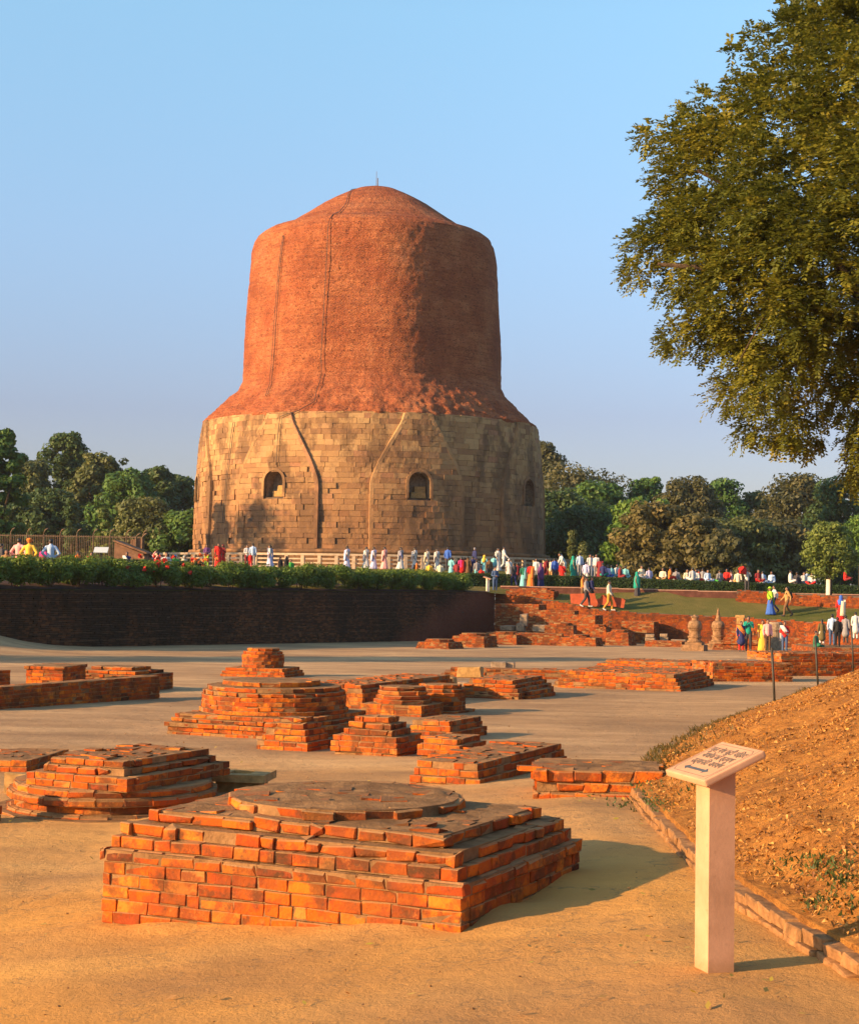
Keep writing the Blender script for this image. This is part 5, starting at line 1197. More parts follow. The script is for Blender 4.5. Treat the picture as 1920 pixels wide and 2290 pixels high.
# ---------------------------------------------------------------- fence, boards, shed on the left
fp = [at(x, 1235, 112) for x in range(-14, 345, 37)]
fe = empty('iron_fence', fp[0], 'tall rusty iron fence with bent tips in front of the left trees', 'fence'); it = []
for p, q in zip(fp[:-1], fp[1:]):
    u = (q - p); u.z = 0; L = u.length; u.normalize(); n = Vector((u.y, -u.x, 0)); z0 = zt(p.x, p.y)
    for k in range(9): it.append((Vector((p.x, p.y, z0 + 1.0)) + u * (L * (k + .5) / 9), u, n, .03, .03, 2.0, .5))
    for zz in (.25, 1.9): it.append((Vector((p.x, p.y, z0 + zz)) + u * L / 2, u, n, L - .1, .04, .06, .5))
tag(link('bars', boxes('bars', it), M_RUST, fe), kind='stuff')
for p in fp:
    z0 = zt(p.x, p.y); link('fence_post', tube('fence_post', [(p.x, p.y, z0 - .1), (p.x, p.y, z0 + 2.1), (p.x + .12, p.y - .1, z0 + 2.32), (p.x + .32, p.y - .15, z0 + 2.42)], .04, 6), M_RUST, fe)
c = at(292, 1245, 96); z0 = zt(c.x, c.y); x0, x1 = at(254, 1240, 96).x, at(332, 1240, 96).x; Z = lambda y: at(290, y, 96).z
sh = empty('low_shed', (x0, 96, z0), 'low brown shed with a sloping plank roof behind the clipped hedge', 'shed')
link('wall', mesh('wall', [(x0, 96, z0), (x1, 96, z0), (x1 - .3, 96, Z(1238)), (x0 + .05, 96, Z(1214)), (x0, 98, z0), (x1, 98, z0), (x1 - .3, 98, Z(1238)), (x0 + .05, 98, Z(1214))], [(0, 1, 2, 3), (5, 4, 7, 6), (1, 5, 6, 2), (4, 0, 3, 7), (3, 2, 6, 7)]), M_PANEL, sh)
for k in range(3):
    a = Vector((x0 + .0, 95.85 + .8 * k, Z(1210))); b = Vector((x1 - .1, 95.85 + .8 * k, Z(1237))); u = (b - a).normalized(); n = Vector((0, 1, 0)); link('roof_plank', boxes('roof_plank', [((a + b) / 2 + n * .4, u, n, (b - a).length, .76, .1, .5)]), M_PANEL, sh)
xa, xb = at(291, 1240, 99).x, at(322, 1240, 99).x; z1 = at(300, 1203, 99).z
pr = empty('board_screen', ((xa + xb) / 2, 99, zt(xa, 99)), 'upright brown board screen with two bent poles', 'screen'); zz = zt(xa, 99); n = 7
for k in range(n): link('board', boxes('board', [(Vector((lerp(xa, xb, (k + .5) / n), 99 + .01 * (k % 2), (zz + z1) / 2 - .05 * (n - k) / n)), Vector((1, 0, 0)), Vector((0, 1, 0)), (xb - xa) / n - .012, .08, z1 - zz - .1 * (n - k) / n, .5)]), M_PANEL, pr)
for x in (xa + .35, xb - .1): link('pole', tube('pole', [(x, 98.9, zz), (x, 98.9, z1 + .05), (x + .12, 98.85, z1 + .2), (x + .3, 98.8, z1 + .28)], .05, 6), M_RUST, pr)
c = at(226, 1230, 92); zz = zt(c.x, c.y); ip = empty('information_panel', (c.x, c.y, zz), 'pale blue tilted information panel left of the brown shed', 'sign board')
link('panel', boxes('panel', [(Vector((c.x, c.y, c.z)), Vector((1, 0, 0)), Vector((0, .8, .6)).normalized(), .78, .5, .04, .5)]), M_WHITEB, ip); link('leg', boxes('leg', [(Vector((c.x, c.y + .05, (zz + c.z) / 2 - .03)), Vector((1, 0, 0)), Vector((0, 1, 0)), .07, .07, c.z - zz - .1, .5)]), M_IRON, ip)
# small stone sign beside the last shrub
c = at(1090, 1322, 98.6); zz = zt(c.x, c.y) - .02; ss = empty('small_sign', (c.x, c.y, zz), 'small beige stone sign with a tilted plate at the end of the shrub row', 'sign')
link('post', boxes('post', [(Vector((c.x, c.y, zz + .42)), *v12(20), .17, .15, .88, .5)]), M_LIME, ss); link('plate', boxes('plate', [(Vector((c.x - .03, c.y, zz + .90)), Vector((.9, -.2, -.3)).normalized(), Vector((.2, .97, .1)).normalized(), .46, .36, .05, .5)]), M_SIGN, ss)
# a length of old rail lying under the shrubs
p = at(246, 1317, 71.5); q = at(327, 1321, 73); zz = ztop_l(p.x, p.y) + .08; lo = empty('wooden_pole', (p.x, p.y, zz), 'grey pole lying on top of the dark wall', 'pole'); link('pole_shaft', tube('pole_shaft', [(p.x, p.y, zz), (q.x, q.y, zz)], .06, 8), M_GREYS, lo)
link('pole_end', tube('pole_end', [(q.x - .02, q.y, zz), (q.x + .10, q.y + .15, zz)], .075, 8), M_BARK, lo)
# red board carried across the lawn
bl = at(1273, 1346, 97); br = at(1397, 1352, 96)
rb = empty('red_board', (bl + br) / 2, 'long red oxide board with a notch carried by the men on the lawn', 'board'); pp = [(1274, 1328), (1330, 1327), (1332, 1340), (1342, 1338), (1345, 1330), (1398, 1340), (1394, 1360), (1342, 1352), (1339, 1357), (1276, 1352)]
V = [at(x, y, 97.2 - (x - 1335) * .008) for x, y in pp]; V2 = [v + Vector((0.01, .06, 0)) for v in V]; n = len(V)
link('panel', mesh('panel', [tuple(v) for v in V + V2], [tuple(range(n)), tuple(range(n, 2 * n))[::-1]] + [(i, n + i, n + (i + 1) % n, (i + 1) % n) for i in range(n)]), M_REDB, rb)
# ---------------------------------------------------------------- people
def add_cap(bm, p, q, r0, r1, sx=1.0, n=10):
    p, q = Vector(p), Vector(q); d = q - p; L = d.length; rot = d.to_track_quat('Z', 'Y').to_matrix().to_4x4() if L > 1e-5 else Matrix.Identity(4)
    for c, r in ((p, r0), (q, r1)):
        bmesh.ops.create_icosphere(bm, subdivisions=2, radius=r, matrix=Matrix.Translation(c))
    if L > 1e-4: bmesh.ops.create_cone(bm, cap_ends=True, segments=n, radius1=r0, radius2=r1, depth=L, matrix=Matrix.Translation((p + q) / 2) @ rot)
def add_ell(bm, c, r):
    bmesh.ops.create_icosphere(bm, subdivisions=2, radius=1.0, matrix=Matrix.Translation(c) @ Matrix.Diagonal((*r, 1)))
def remesh(name, bm, vox=0.022, extra=None):
    me = bpy.data.meshes.new('t'); bm.to_mesh(me); bm.free(); o = bpy.data.objects.new('t', me); COL.objects.link(o)
    m = o.modifiers.new('r', 'REMESH'); m.mode = 'VOXEL'; m.voxel_size = vox; s = o.modifiers.new('s', 'SMOOTH'); s.factor = .5; s.iterations = 2
    bpy.context.view_layer.update(); out = bpy.data.meshes.new_from_object(o.evaluated_get(bpy.context.evaluated_depsgraph_get()))
    bpy.data.objects.remove(o); bpy.data.meshes.remove(me); out.name = name
    if extra:
        b2 = bmesh.new(); b2.from_mesh(out); extra(b2); out.clear_geometry(); b2.to_mesh(out); b2.free()
    out.polygons.foreach_set('use_smooth', np.ones(len(out.polygons), bool)); out.materials.clear(); out.materials.append(None); return out
def joints(pose):
    J = {}
    for s in (-1, 1):
        k = 'l' if s < 0 else 'r'
        J['hip' + k] = (s * .09, 0, .90); J['kn' + k] = (s * .10, -.015, .49); J['an' + k] = (s * .10, .01, .08); J['toe' + k] = (s * .12, -.15, .035)
        J['sh' + k] = (s * .175, .01, 1.39); J['el' + k] = (s * .235, .03, 1.10); J['wr' + k] = (s * .225, -.05, .87)
        if pose == 'walk':
            f = s; J['kn' + k] = (s * .10, -.17 if f > 0 else .02, .50); J['an' + k] = (s * .09, -.20 if f > 0 else .33, .09 if f > 0 else .17); J['toe' + k] = (s * .10, -.36 if f > 0 else .22, .05 if f > 0 else .04)
            J['el' + k] = (s * .23, .14 if f > 0 else -.10, 1.13); J['wr' + k] = (s * .22, .12 if f > 0 else -.30, .93)
        if pose == 'fold': J['el' + k] = (s * .24, -.03, 1.12); J['wr' + k] = (s * .06, -.22, 1.10)
        if pose == 'hips': J['el' + k] = (s * .34, .06, 1.15); J['wr' + k] = (s * .17, -.06, 1.00)
        if pose == 'raise' and s > 0: J['el' + k] = (.30, -.12, 1.52); J['wr' + k] = (.16, -.18, 1.72)
        if pose == 'photo': J['el' + k] = (s * .22, -.16, 1.18); J['wr' + k] = (s * .06, -.30, 1.42)
        if pose == 'carry': J['el' + k] = (s * .25, -.03, 1.10); J['wr' + k] = (s * .25, -.18, .92); 
        if pose == 'carry':
            f = s; J['kn' + k] = (s * .10, -.15 if f > 0 else .02, .50); J['an' + k] = (s * .09, -.18 if f > 0 else .28, .09 if f > 0 else .15); J['toe' + k] = (s * .10, -.34 if f > 0 else .16, .05 if f > 0 else .04)
        if pose == 'sit':
            for n in ('sh', 'el', 'wr'): x = J[n + k]; J[n + k] = (x[0], x[1], x[2] - .80)
            J['hip' + k] = (s * .10, 0, .12); J['kn' + k] = (s * .30, -.28, .22); J['an' + k] = (s * .06, -.40, .08); J['toe' + k] = (-s * .04, -.46, .06); J['wr' + k] = (s * .15, -.28, .26)
    dz = -.80 if pose == 'sit' else 0; J['dz'] = dz
    if pose == 'bend':
        for s, k in ((-1, 'l'), (1, 'r')): J['sh' + k] = (s * .175, -.24, 1.30); J['el' + k] = (s * .22, -.34, 1.02); J['wr' + k] = (s * .18, -.44, .82)
    return J
def sp(J, pose): return (0, -.26, 1.33) if pose == 'bend' else (0, .0, 1.36 + J['dz'])
def headc(J, pose): return Vector((0, -.38, 1.50)) if pose == 'bend' else Vector((0, -.015, 1.60 + J['dz']))
def mk_body(pose):
    J = joints(pose); bm = bmesh.new(); dz = J['dz']; ch = sp(J, pose); h = headc(J, pose); pel = (0, 0, .95 + dz)
    if pose == 'sit': pel = (0, 0, .14)
    add_ell(bm, pel, (.155, .11, .12)); add_ell(bm, ch, (.155, .10, .17)); add_cap(bm, pel, ch, .12, .125)
    for k in 'lr':
        add_cap(bm, J['hip' + k], J['kn' + k], .085, .058); add_cap(bm, J['kn' + k], J['an' + k], .055, .038); add_cap(bm, J['an' + k], J['toe' + k], .042, .036)
        add_cap(bm, (ch[0] + J['sh' + k][0] * .5, ch[1], J['sh' + k][2]), J['sh' + k], .07, .058); add_cap(bm, J['sh' + k], J['el' + k], .052, .040); add_cap(bm, J['el' + k], J['wr' + k], .038, .028)
        w = Vector(J['wr' + k]); f = (w - Vector(J['el' + k])).normalized(); add_cap(bm, w, w + f * .085, .032, .034)
    neck = Vector(ch) + Vector((0, .0, .10)); add_cap(bm, neck, h - Vector((0, -.01, .06)), .058, .052); add_ell(bm, h, (.078, .095, .118)); add_ell(bm, h + Vector((0, -.02, -.06)), (.058, .07, .06))
    add_cap(bm, h + Vector((0, -.09, .01)), h + Vector((0, -.118, -.028)), .014, .017)
    for s in (-1, 1): add_ell(bm, h + Vector((s * .08, .01, -.01)), (.014, .025, .034))
    def fingers(b):
        for k in 'lr':
            w = Vector(J['wr' + k]); f = (w - Vector(J['el' + k])).normalized(); sd = f.cross(Vector((0, 1, 0.2))); sd = sd.normalized() if sd.length > .1 else Vector((1, 0, 0)); pn = f.cross(sd)
            for i, L in enumerate((.070, .082, .078, .062)):
                a = w + f * .10 + sd * (.027 - .018 * i); m = a + f * L * .55 + pn * .008; e = m + f * L * .4 + pn * .022
                for p, q, r0, r1 in ((a, m, .009, .008), (m, e, .008, .006)): bmesh.ops.create_cone(b, cap_ends=True, segments=5, radius1=r0, radius2=r1, depth=(q - p).length * 1.1, matrix=Matrix.Translation((p + q) / 2) @ (q - p).to_track_quat('Z', 'Y').to_matrix().to_4x4())
            a = w + f * .04 + sd * .03; e = a + f * .05 + sd * .03 + pn * .01; bmesh.ops.create_cone(b, cap_ends=True, segments=5, radius1=.011, radius2=.008, depth=(e - a).length * 1.1, matrix=Matrix.Translation((a + e) / 2) @ (e - a).to_track_quat('Z', 'Y').to_matrix().to_4x4())
    return remesh('body', bm, .020, fingers)
def mk_shirt(pose, long_=False, sleeve=1.0, hem=0):
    J = joints(pose); bm = bmesh.new(); dz = J['dz']; ch = Vector(sp(J, pose)); pel = Vector((0, 0, .93 + dz)) if pose != 'sit' else Vector((0, 0, .16))
    add_ell(bm, ch + Vector((0, 0, -.01)), (.185, .125, .16)); add_cap(bm, pel, ch - Vector((0, 0, .02)), .142, .145); add_ell(bm, pel, (.175, .135, .10))
    if hem and pose != 'sit': add_cap(bm, pel, (0, .0, .93 - hem), .16, .17 + hem * .18); add_ell(bm, (0, 0, .93 - hem), (.20 + hem * .15, .17 + hem * .1, .05))
    for k in 'lr':
        add_cap(bm, (J['sh' + k][0] * .45, ch[1], J['sh' + k][2] + .015), J['sh' + k], .075, .072); add_cap(bm, J['sh' + k], J['el' + k], .068, .058)
        if sleeve > .6: e = Vector(J['el' + k]).lerp(Vector(J['wr' + k]), sleeve - .08); add_cap(bm, J['el' + k], e, .056, .047)
    add_cap(bm, ch + Vector((0, 0, .12)), ch + Vector((0, 0, .15)), .072, .066)
    return remesh('shirt', bm, .022)
def mk_trousers(pose):
    J = joints(pose); bm = bmesh.new(); pel = (0, 0, .94) if pose != 'sit' else (0, 0, .15); add_ell(bm, pel, (.168, .128, .13))
    for k in 'lr':
        e = Vector(J['kn' + k]).lerp(Vector(J['an' + k]), .93); add_cap(bm, J['hip' + k], J['kn' + k], .102, .076); add_cap(bm, J['kn' + k], e, .074, .062)
    return remesh('trousers', bm, .022)
def mk_shoes(pose):
    J = joints(pose); bm = bmesh.new()
    for k in 'lr': a, t = Vector(J['an' + k]), Vector(J['toe' + k]); add_cap(bm, a + Vector((0, .02, -.03)), t, .05, .042)
    return remesh('shoes', bm, .018)
def mk_skirt(walk=False, top=.98, hem=.03, w0=.15, w1=.27, sit=False):
    V, F = [], []; ns, nr = 40, 12
    for j in range(nr):
        t = j / (nr - 1); z = lerp(top, hem, t); r = lerp(w0, w1, t ** .8)
        for i in range(ns):
            a = 2 * math.pi * i / ns; k = 1 + (.05 * math.sin(9 * a) + .035 * math.sin(5 * a + 1) + .02 * math.sin(17 * a)) * t
            x, y = math.cos(a) * r * k, math.sin(a) * r * k * .82
            if walk: y += t * t * (.12 * math.sin(a) + .05)
            V.append((x, y, z))
    for j in range(nr - 1):
        for i in range(ns): F.append((j * ns + i, (j + 1) * ns + i, (j + 1) * ns + (i + 1) % ns, j * ns + (i + 1) % ns))
    F.append(tuple(range(ns))); F.append(tuple((nr - 1) * ns + i for i in range(ns))[::-1])
    me = mesh('skirt', V, F, smooth=True); me.materials.append(None); return me
def mk_lap():
    bm = bmesh.new(); add_ell(bm, (0, -.02, .15), (.22, .19, .15)); add_cap(bm, (-.10, 0, .14), (-.32, -.28, .17), .13, .11); add_cap(bm, (.10, 0, .14), (.32, -.28, .17), .13, .11); add_cap(bm, (-.3, -.3, .13), (.3, -.34, .13), .11, .11)
    return remesh('skirt', bm, .028)
def hair(kind, pose):
    J = joints(pose); h = headc(J, pose); bm = bmesh.new(); add_ell(bm, h + Vector((0, .022, .030)), (.086, .095, .108))
    if kind == 'long': add_ell(bm, h + Vector((0, .06, -.05)), (.078, .055, .12)); add_cap(bm, h + Vector((0, .085, -.10)), h + Vector((0, .125, -.42)), .055, .030)
    if kind == 'bun': add_ell(bm, h + Vector((0, .115, -.02)), (.055, .05, .055)); add_ell(bm, h + Vector((0, .05, -.04)), (.078, .06, .09))
    if kind == 'cap': add_ell(bm, h + Vector((0, -.06, .05)), (.075, .10, .018))
    if kind == 'turban': add_ell(bm, h + Vector((0, .02, .075)), (.125, .125, .085)); add_cap(bm, h + Vector((-.07, -.03, .06)), h + Vector((.07, -.05, .09)), .06, .06)
    if kind == 'hat': add_ell(bm, h + Vector((0, .0, .06)), (.19, .19, .022)); add_ell(bm, h + Vector((0, 0, .10)), (.10, .11, .08))
    if kind == 'veil':
        add_ell(bm, h + Vector((0, .03, .03)), (.105, .11, .118)); add_cap(bm, h + Vector((0, .075, -.08)), Vector(sp(J, pose)) + Vector((0, .10, -.06)), .10, .15); add_ell(bm, Vector(sp(J, pose)) + Vector((0, .02, .04)), (.205, .13, .11))
    return remesh('headwear', bm, .02)
def mk_drape(pose):
    """loose end of a sari or shawl: over the left shoulder, across the chest and down the back"""
    J = joints(pose); dz = J['dz']; P = [(.17, -.06, .98), (.10, -.155, 1.12), (-.04, -.16, 1.27), (-.13, -.10, 1.42), (-.15, .03, 1.475), (-.15, .13, 1.38), (-.13, .175, 1.1), (-.12, .20, .8), (-.12, .22, .62)]
    if pose == 'sit': P = P[:7]
    V, F = [], []; n = len(P)
    for i, p in enumerate(P):
        p = Vector((p[0], p[1], p[2] + dz)); wd = lerp(.10, .15, i / n); t = (Vector(P[min(i + 1, n - 1)]) - Vector(P[max(0, i - 1)])).normalized(); out = Vector((p.x * .6, p.y, 0)).normalized() if i != 4 else Vector((0, 0, 1)); sd = t.cross(out).normalized()
        for s, o in ((-1, 0), (1, 0), (1, 1), (-1, 1)): V.append(p + sd * s * wd + out * (o * .022 + .006))
    for i in range(n - 1):
        for k in range(4): F.append((4 * i + k, 4 * i + (k + 1) % 4, 4 * i + 4 + (k + 1) % 4, 4 * i + 4 + k))
    F += [(3, 2, 1, 0), tuple(4 * (n - 1) + k for k in range(4))]
    me = mesh('drape', V, F, smooth=True); me.materials.append(None); return me
def mk_shawl():
    bm = bmesh.new(); add_ell(bm, (0, .03, 1.63), (.115, .125, .135)); add_cap(bm, (0, .03, 1.55), (0, .02, 1.32), .12, .20); add_ell(bm, (0, 0, 1.30), (.25, .17, .16)); add_cap(bm, (0, .02, 1.28), (0, .04, .72), .215, .235); return remesh('shawl', bm, .026)
def mk_pack():
    bm = bmesh.new(); add_ell(bm, (0, .20, 1.22), (.16, .10, .22)); add_ell(bm, (0, .27, 1.14), (.11, .07, .10)); add_cap(bm, (-.13, .13, 1.36), (-.14, -.02, 1.46), .026, .026); add_cap(bm, (.13, .13, 1.36), (.14, -.02, 1.46), .026, .026)
    add_cap(bm, (-.14, -.02, 1.46), (-.15, -.14, 1.28), .024, .024); add_cap(bm, (.14, -.02, 1.46), (.15, -.14, 1.28), .024, .024); return remesh('backpack', bm, .022)
def mk_bag():
    bm = bmesh.new(); add_ell(bm, (.24, .05, 1.02), (.075, .14, .13)); add_cap(bm, (.24, .0, 1.12), (.10, .02, 1.48), .016, .016); return remesh('shoulder_bag', bm, .018)
_pm = {}
def pm_(key, fn):
    if key not in _pm: _pm[key] = fn()
    return _pm[key]
def wear(name, me, mat, root):
    o = bpy.data.objects.new(name, me); COL.objects.link(o); o.parent = root; o.material_slots[0].link = 'OBJECT'; o.material_slots[0].material = mat; return o
PAL = dict(white=(.56, .55, .54), cream=(.66, .58, .42), yellow=(.78, .46, .06), orange=(.72, .20, .04), red=(.55, .025, .02), maroon=(.20, .025, .03), pink=(.75, .36, .34), magenta=(.55, .04, .20), purple=(.13, .05, .16), navy=(.03, .035, .12), blue=(.05, .13, .48), sky=(.40, .52, .70), lav=(.48, .47, .66), teal=(.015, .26, .20), cyan=(.20, .52, .56), green=(.06, .34, .06), lime=(.28, .48, .03), olive=(.13, .10, .04), brown=(.16, .085, .04), tan=(.42, .24, .09), grey=(.25, .24, .25), black=(.015, .015, .017), denim=(.06, .10, .20), mustard=(.50, .26, .04), dkgrey=(.06, .055, .06), green2=(.02, .14, .08))
def person(px, Y, kind, pose, yaw, h, top, bot, label, z=None, hd=None, hc=None, dr=None, pack=None, ground=None, group=None, row=1250):
    x = at(px, row, Y).x; z = (ground or zt)(x, Y) if z is None else z
    r = empty('person', (x, Y, z), label, 'person', group); r.rotation_euler.z = R(yaw); s = h / 1.72 * (0.94 if Y > 100 else 1.0); r.scale = (s, s, s)
    bp = pose if kind != 's' or pose != 'walk' else 'stand'
    wear('body', pm_(('b', bp), lambda: mk_body(bp)), M_SKIN, r); T, B = cloth(PAL[top]), cloth(PAL[bot])
    if kind == 'm':      # shirt and trousers
        wear('shirt', pm_(('sh', bp, 1), lambda: mk_shirt(bp)), T, r); wear('trousers', pm_(('tr', bp), lambda: mk_trousers(bp)), B, r)
    if kind == 'k':      # long kurta over trousers
        wear('kurta', pm_(('ku', bp), lambda: mk_shirt(bp, hem=.38)), T, r); wear('trousers', pm_(('tr', bp), lambda: mk_trousers(bp)), B, r)
    if kind == 's':      # sari: blouse, draped skirt, loose end
        wear('blouse', pm_(('sh', bp, .5), lambda: mk_shirt(bp, sleeve=.5)), T, r)
        wear('skirt', pm_(('lap',), mk_lap) if pose == 'sit' else pm_(('sk', pose == 'walk'), lambda: mk_skirt(pose == 'walk')), B, r)
        wear('drape', pm_(('dr', bp), lambda: mk_drape(bp)), cloth(PAL[dr or bot]), r)
    elif dr: wear('scarf', pm_(('dr', bp), lambda: mk_drape(bp)), cloth(PAL[dr]), r)
    if kind == 'w':      # wrapped shawl over skirt
        wear('shawl', pm_(('shawl',), mk_shawl), T, r); wear('skirt', pm_(('sk', False), mk_skirt), B, r)
    if kind in 'mk' and bp != 'sit': wear('shoes', pm_(('so', bp), lambda: mk_shoes(bp)), cloth(PAL[hc if hc in ('white',) and hd is None else 'dkgrey']), r)
    hk = hd or ('short' if kind in 'mk' else 'bun')
    if kind != 'w': wear('hair' if hk in ('short', 'long', 'bun') else ('headscarf' if hk == 'veil' else hk), pm_(('h', hk, bp), lambda: hair(hk, bp)), cloth(PAL[hc]) if hc and hk not in ('short', 'long', 'bun') else M_HAIR, r)
    if pack:
        kd, col, lb = pack; me = pm_((kd,), mk_pack if kd == 'backpack' else mk_bag); o = bpy.data.objects.new(kd, me); COL.objects.link(o); o.matrix_basis = r.matrix_basis; o.material_slots[0].link = 'OBJECT'; o.material_slots[0].material = cloth(PAL[col]); tag(o, lb, 'bag')
    return r
W = 'white'
# behind the flowering shrubs on the left
person(42, 70, 'm', 'hips', 165, 1.82, 'pink', 'dkgrey', 'man in pale pink shirt seen from behind, left of the man in the orange turban')
person(65, 69.5, 'm', 'hips', 175, 1.80, 'yellow', W, 'man in bright yellow shirt and orange turban, seen from behind', hd='turban', hc='orange')
person(97, 76, 'm', 'fold', 150, 1.60, 'magenta', 'dkgrey', 'person in magenta top between the yellow and the light blue shirts')
person(113, 70.5, 'm', 'hips', 190, 1.82, 'sky', 'grey', 'man in light blue shirt seen from behind above the shrubs')
person(3, 72, 'm', 'stand', 120, 1.62, 'dkgrey', 'dkgrey', 'dark clothed person at the left edge of the photo'); person(14, 70, 'm', 'sit', 30, 1.6, 'tan', 'brown', 'seated person in tan cut by the left edge', z=2.2); person(25, 71, 's', 'sit', 40, 1.6, 'sky', W, 'seated person in pale grey blue near the left edge', z=2.15)
person(174, 90, 's', 'stand', 90, 1.62, 'orange', 'orange', 'woman in orange sari standing alone before the iron fence', hd='long'); person(205, 84, 's', 'sit', 0, 1.6, 'red', 'maroon', 'seated woman in dark red by the blue panel', z=2.35)
person(284, 90, 'm', 'stand', 0, 1.62, 'navy', 'navy', 'person in navy with white bundle beside the brown shed', dr=W); person(322, 96, 'm', 'fold', 20, 1.5, 'green', 'green2', 'child in green shirt right of the board screen')
person(338, 98, 's', 'raise', 0, 1.62, 'orange', 'orange', 'woman in rust orange sari with a white cloth on her head', hd='veil', hc=W); person(353, 88, 'm', 'raise', 180, 1.62, 'pink', 'tan', 'man in pale pink shirt stretching one arm up'); person(369, 97, 'm', 'stand', 180, 1.60, 'magenta', 'dkgrey', 'person in crimson top right of the raised arm'); person(376, 98, 'm', 'stand', 170, 1.66, 'grey', 'grey', 'man in grey shirt behind the person in crimson')
person(392, 98, 's', 'stand', 0, 1.60, 'green', 'green', 'woman in bright green sari left of the stupa drum', hd='cap', hc='blue'); person(412, 100, 's', 'stand', 60, 1.60, 'cream', 'cream', 'woman in pale yellow sari and veil at the corner of the stupa', hd='veil', hc='cream'); person(428, 101, 'm', 'bend', 90, 1.6, 'teal', 'dkgrey', 'person in teal bending beside the stupa drum')
person(355, 79.2, 's', 'sit', -20, 1.70, 'red', 'red', 'woman in wide red skirt sitting on the hedge kerb', z=2.15); person(372, 80, 'm', 'sit', 20, 1.7, W, 'dkgrey', 'man in white shirt with dark strap next to the red skirted woman', z=2.3)
# before the left end of the railing
person(462, 112, 'm', 'fold', 0, 1.60, 'purple', 'lime', 'woman in purple top and lime trousers by the railing'); person(479, 113, 'm', 'stand', 150, 1.55, 'brown', 'brown', 'person in brown behind the woman in red'); person(488, 112, 's', 'stand', 20, 1.70, 'red', 'red', 'woman in vivid red sari by the railing'); person(498, 112.6, 's', 'stand', -30, 1.62, 'maroon', 'red', 'woman in maroon close beside the vivid red sari', hd='veil', hc='maroon')
person(552, 112, 'm', 'fold', 30, 1.62, W, 'maroon', 'woman in white blouse left of the light blue shirted man'); person(565, 111.5, 'm', 'stand', 180, 1.72, 'sky', 'grey', 'tall man in light blue shirt before the sunlit railing post'); person(560, 110, 'm', 'stand', 0, 1.05, 'red', 'red', 'small child in red in front of the light blue shirted man')
person(603, 111.5, 's', 'walk', -90, 1.62, W, 'lav', 'woman in white and pale lavender sari walking with fluttering end', dr='lav')
person(627, 107, 'w', 'stand', 30, 1.35, 'black', 'dkgrey', 'dark shawled figure crouching beside the shrubs'); person(640, 107.5, 'w', 'stand', -20, 1.32, 'black', 'black', 'second dark shawled figure right of the first'); person(650, 108, 'm', 'sit', 0, 1.6, 'green', 'green', 'person in bright green half hidden behind the dark shawls', z=2.5)
# white robed visitors along the railing
person(776, 111, 's', 'walk', 100, 1.62, W, 'lav', 'woman in white robe carrying a black shoulder bag, first of the white robed file', pack=('shoulder_bag', 'black', 'black shoulder bag on the first white robed woman'))
person(819, 111.5, 's', 'walk', 90, 1.60, W, W, 'woman in plain white robe, second in the file along the railing'); person(836, 111, 's', 'walk', 95, 1.58, W, 'lav', 'woman in white robe close behind the plain white one'); person(860, 111, 's', 'walk', 90, 1.60, 'pink', 'pink', 'woman in pink sari among the white robed file'); person(896, 111, 's', 'walk', 90, 1.60, 'lav', W, 'woman in white robe with grey shawl left of the crowd', dr='grey')
person(927, 111.5, 's', 'stand', 80, 1.60, W, W, 'white robed woman behind the man in orange'); person(955, 112.5, 's', 'stand', 80, 1.55, W, 'cream', 'white robed person behind the yellow shirt'); person(977, 112.5, 's', 'stand', 80, 1.58, W, W, 'white robed person behind the cream shirt')
person(932, 106, 'm', 'stand', 90, 1.45, 'orange', 'dkgrey', 'person in orange jacket with dark backpack by the shrubs', pack=('backpack', 'black', 'dark backpack on the person in orange')); person(960, 104.5, 'm', 'fold', 180, 1.55, 'yellow', 'tan', 'man in yellow shirt seen from behind before the railing'); person(984, 104, 'm', 'fold', 180, 1.58, 'cream', 'brown', 'man in cream shirt seen from behind right of the yellow shirt')
person(1001, 112, 'm', 'stand', 160, 1.70, 'blue', 'dkgrey', 'man in bright blue shirt above the crowd'); person(1009, 107, 'k', 'fold', 150, 1.55, 'cyan', W, 'woman in pale aqua tunic below the bright blue shirt'); person(1021, 105.5, 's', 'stand', 150, 1.55, 'maroon', 'maroon', 'woman in dark red patterned sari in the crowd'); person(1031, 107, 's', 'stand', 200, 1.58, 'magenta', 'red', 'woman in magenta sari in the crowd'); person(1038, 107.5, 's', 'stand', 160, 1.45, 'red', 'purple', 'short woman in red and purple in the crowd')
person(1046, 107, 'k', 'stand', 180, 1.62, 'brown', 'maroon', 'person in long brown tunic in the crowd'); person(1061, 111, 'm', 'stand', 120, 1.66, 'navy', 'dkgrey', 'man in dark blue with grey cap above the crowd', hd='cap', hc='grey'); person(1066, 106.5, 'm', 'stand', 190, 1.5, 'grey', 'cyan', 'grey haired person in grey and aqua in the crowd'); person(1057, 107.5, 'm', 'stand', 190, 1.52, 'navy', 'navy', 'person in navy at the middle of the crowd'); person(1076, 106, 'm', 'sit', 180, 1.6, 'red', 'red', 'child in scarlet low in the crowd', z=2.15)
person(1083, 107.5, 'k', 'fold', 150, 1.62, 'cyan', 'tan', 'woman with a red and yellow headscarf in the crowd', hd='veil', hc='yellow'); person(1094, 107, 'm', 'stand', 190, 1.52, 'brown', 'dkgrey', 'man in brown right of the yellow headscarf'); person(1104, 108, 'm', 'stand', 170, 1.5, 'cyan', 'grey', 'person in aqua behind the boy in blue')
person(1113, 111, 's', 'walk', 60, 1.66, W, W, 'white robed woman with black backpack walking left of the tall white shirted man', pack=('backpack', 'black', 'black backpack on the walking white robed woman')); person(1126, 111, 'm', 'walk', 90, 1.78, W, W, 'tall man all in white walking along the railing'); person(1138, 107, 's', 'stand', 0, 1.50, W, W, 'small white robed person right of the tall white man', hd='veil', hc=W)
